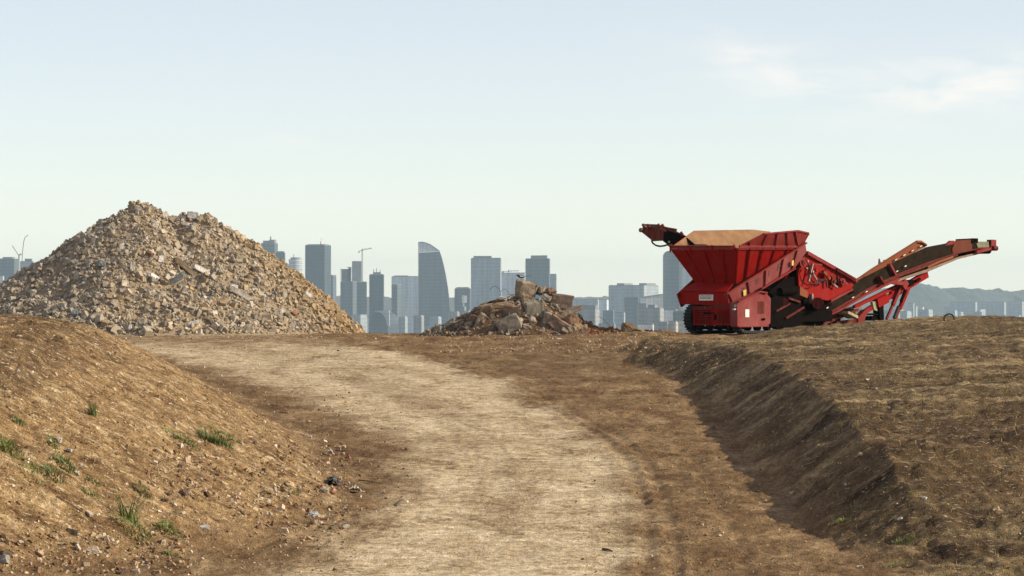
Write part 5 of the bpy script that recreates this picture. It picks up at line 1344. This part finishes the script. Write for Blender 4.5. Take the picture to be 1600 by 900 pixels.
# --- loose stones and clods over the ground (nobody could count them)
RNG2 = np.random.default_rng(4)
def loose_stones():
    rng = np.random.default_rng(21); pts, sz, tn = [], [], []
    def add(px0, px1, r0, r1, n, smin, smax, cols, cond=None):
        k = 0; PX = rng.uniform(px0, px1, n*3); RW = rng.uniform(r0, r1, n*3)
        for px, row in zip(PX, RW):
            if k >= n: break
            if cond and not cond(px, row): continue
            p = ground_hit_fast(px, row)
            if p is None: continue
            s = (smin + (smax-smin)*rng.random()**3) * (1 if p[1] < 70 else 1.4)
            pts.append((p[0], p[1], p[2] + s*.15)); sz.append(s); tn.append(np.array(cols[rng.integers(len(cols))])*rng.uniform(.75, 1.25)); k += 1
    YS = np.arange(34, 112, .1)
    cache = {}
    def ground_hit_fast(px, row):
        key = int(px/4)
        if key not in cache:
            X = (key*4+2-800)/F*YS; g = height(X, YS); rows = HZ - g/YS*F
            vis = np.minimum.accumulate(rows); cache[key] = (X, g, rows, vis)
        X, g, rows, vis = cache[key]
        k = np.nonzero(rows <= row)[0]
        if len(k) == 0: return None
        i = k[0]
        x = (px-800)/F*YS[i]; return (x, YS[i], g[i])
    earth = [(.30, .20, .11), (.20, .13, .07), (.42, .31, .19), (.50, .40, .28), (.34, .24, .14), (.14, .085, .05)]
    pale = [(.60, .53, .43), (.70, .64, .54), (.52, .40, .27), (.44, .33, .22)]
    brick = [(.26, .13, .08), (.36, .23, .14), (.55, .49, .40), (.40, .36, .30), (.50, .39, .27), (.2, .13, .10), (.40, .30, .20)]
    add(0, 560, 490, 900, 3000, .007, .026, earth + pale[:1])
    add(0, 420, 560, 900, 300, .010, .030, pale)
    # band of coarse rubble along the foot of the bank
    band = lambda px, row: abs(row - (742 + (px-260)*.22)) < 40 + 14*math.sin(px*.05) or (px > 430 and row > 690 and px < 540)
    add(230, 545, 690, 850, 1500, .010, .050, brick + pale[2:] + earth*2, lambda px, row: band(px, row) and vnoise(np.array([px*.03]), np.array([row*.06]), 4)[0] > RNG2.uniform(-.5, .35))
    add(0, 300, 835, 900, 700, .010, .05, brick + pale[2:] + earth*2, lambda px, row: vnoise(np.array([px*.03]), np.array([row*.06]), 9)[0] > RNG2.uniform(-.5, .35))
    add(380, 640, 640, 800, 420, .01, .035, brick + earth)
    add(400, 1000, 530, 900, 350, .005, .012, earth)
    add(900, 1280, 560, 900, 1100, .007, .024, earth)
    add(1000, 1600, 500, 900, 2200, .007, .022, earth)
    add(1250, 1600, 520, 900, 60, .010, .022, pale)
    add(680, 1060, 518, 552, 620, .012, .035, earth*3 + brick + pale)
    add(560, 1000, 521, 545, 160, .010, .03, pale + earth*2)
    add(150, 620, 519, 530, 200, .012, .035, pale + earth)
    me = scatter('loose_stones', pts, sz, rng, flat=(.35, .7), tints=tn)
    tag(link('loose_stones', me, mat=M_STONE), 'loose stones, clods and chips strewn over the earth', 'loose stones', kind='stuff')
loose_stones()

def dry_grass():
    rng = np.random.default_rng(33); V = []; T = []; C = []; n = 0
    def patch(cnt, x0, x1, y0, y1, h0, h1, cols, mask):
        nonlocal n
        X = rng.uniform(x0, x1, cnt); Y = y0*(y1/y0)**rng.random(cnt)
        ok = mask(X, Y); X, Y = X[ok], Y[ok]; Z = height(X, Y)
        for x, y, z in zip(X, Y, Z):
            h = rng.uniform(h0, h1); a = rng.uniform(0, 6.28); w_ = rng.uniform(.003, .007)*(1 + y/90); lx, ly = rng.normal(0, .6, 2)*h
            V.extend([(x - w_*math.cos(a), y - w_*math.sin(a), z-.01), (x + w_*math.cos(a), y + w_*math.sin(a), z-.01), (x+lx, y+ly, z+h)]); T.append((n, n+1, n+2)); n += 3
            c = np.array(cols[rng.integers(len(cols))])*rng.uniform(.7, 1.3); C.extend([(*c, 1)]*3)
    cols = [(.30, .22, .11), (.22, .155, .075), (.38, .29, .16), (.15, .105, .05), (.17, .14, .06)]
    def rmask(X, Y): return (X > right_foot(Y) + .1) & (np.abs(X) < .17*Y + 1) & (vnoise(X*.5, Y*.3, 3) + vnoise(X*1.7, Y, 5)*.6 > .02 + 0*X)
    patch(34000, 3, 19, 38, 108, .02, .075, cols, rmask)
    def lmask(X, Y): return (X < left_foot(Y)) & (np.abs(X) < .17*Y + 1) & (vnoise(X*.9, Y*.6, 13) > .12)
    patch(24000, -14, -2.5, 40, 95, .015, .05, cols, lmask)
    me = tri_mesh('dry_grass', V, T, C)
    tag(link('dry_grass', me, mat=M_STONE), 'short dry grass and straw on the banks', 'dry grass', kind='stuff')
dry_grass()
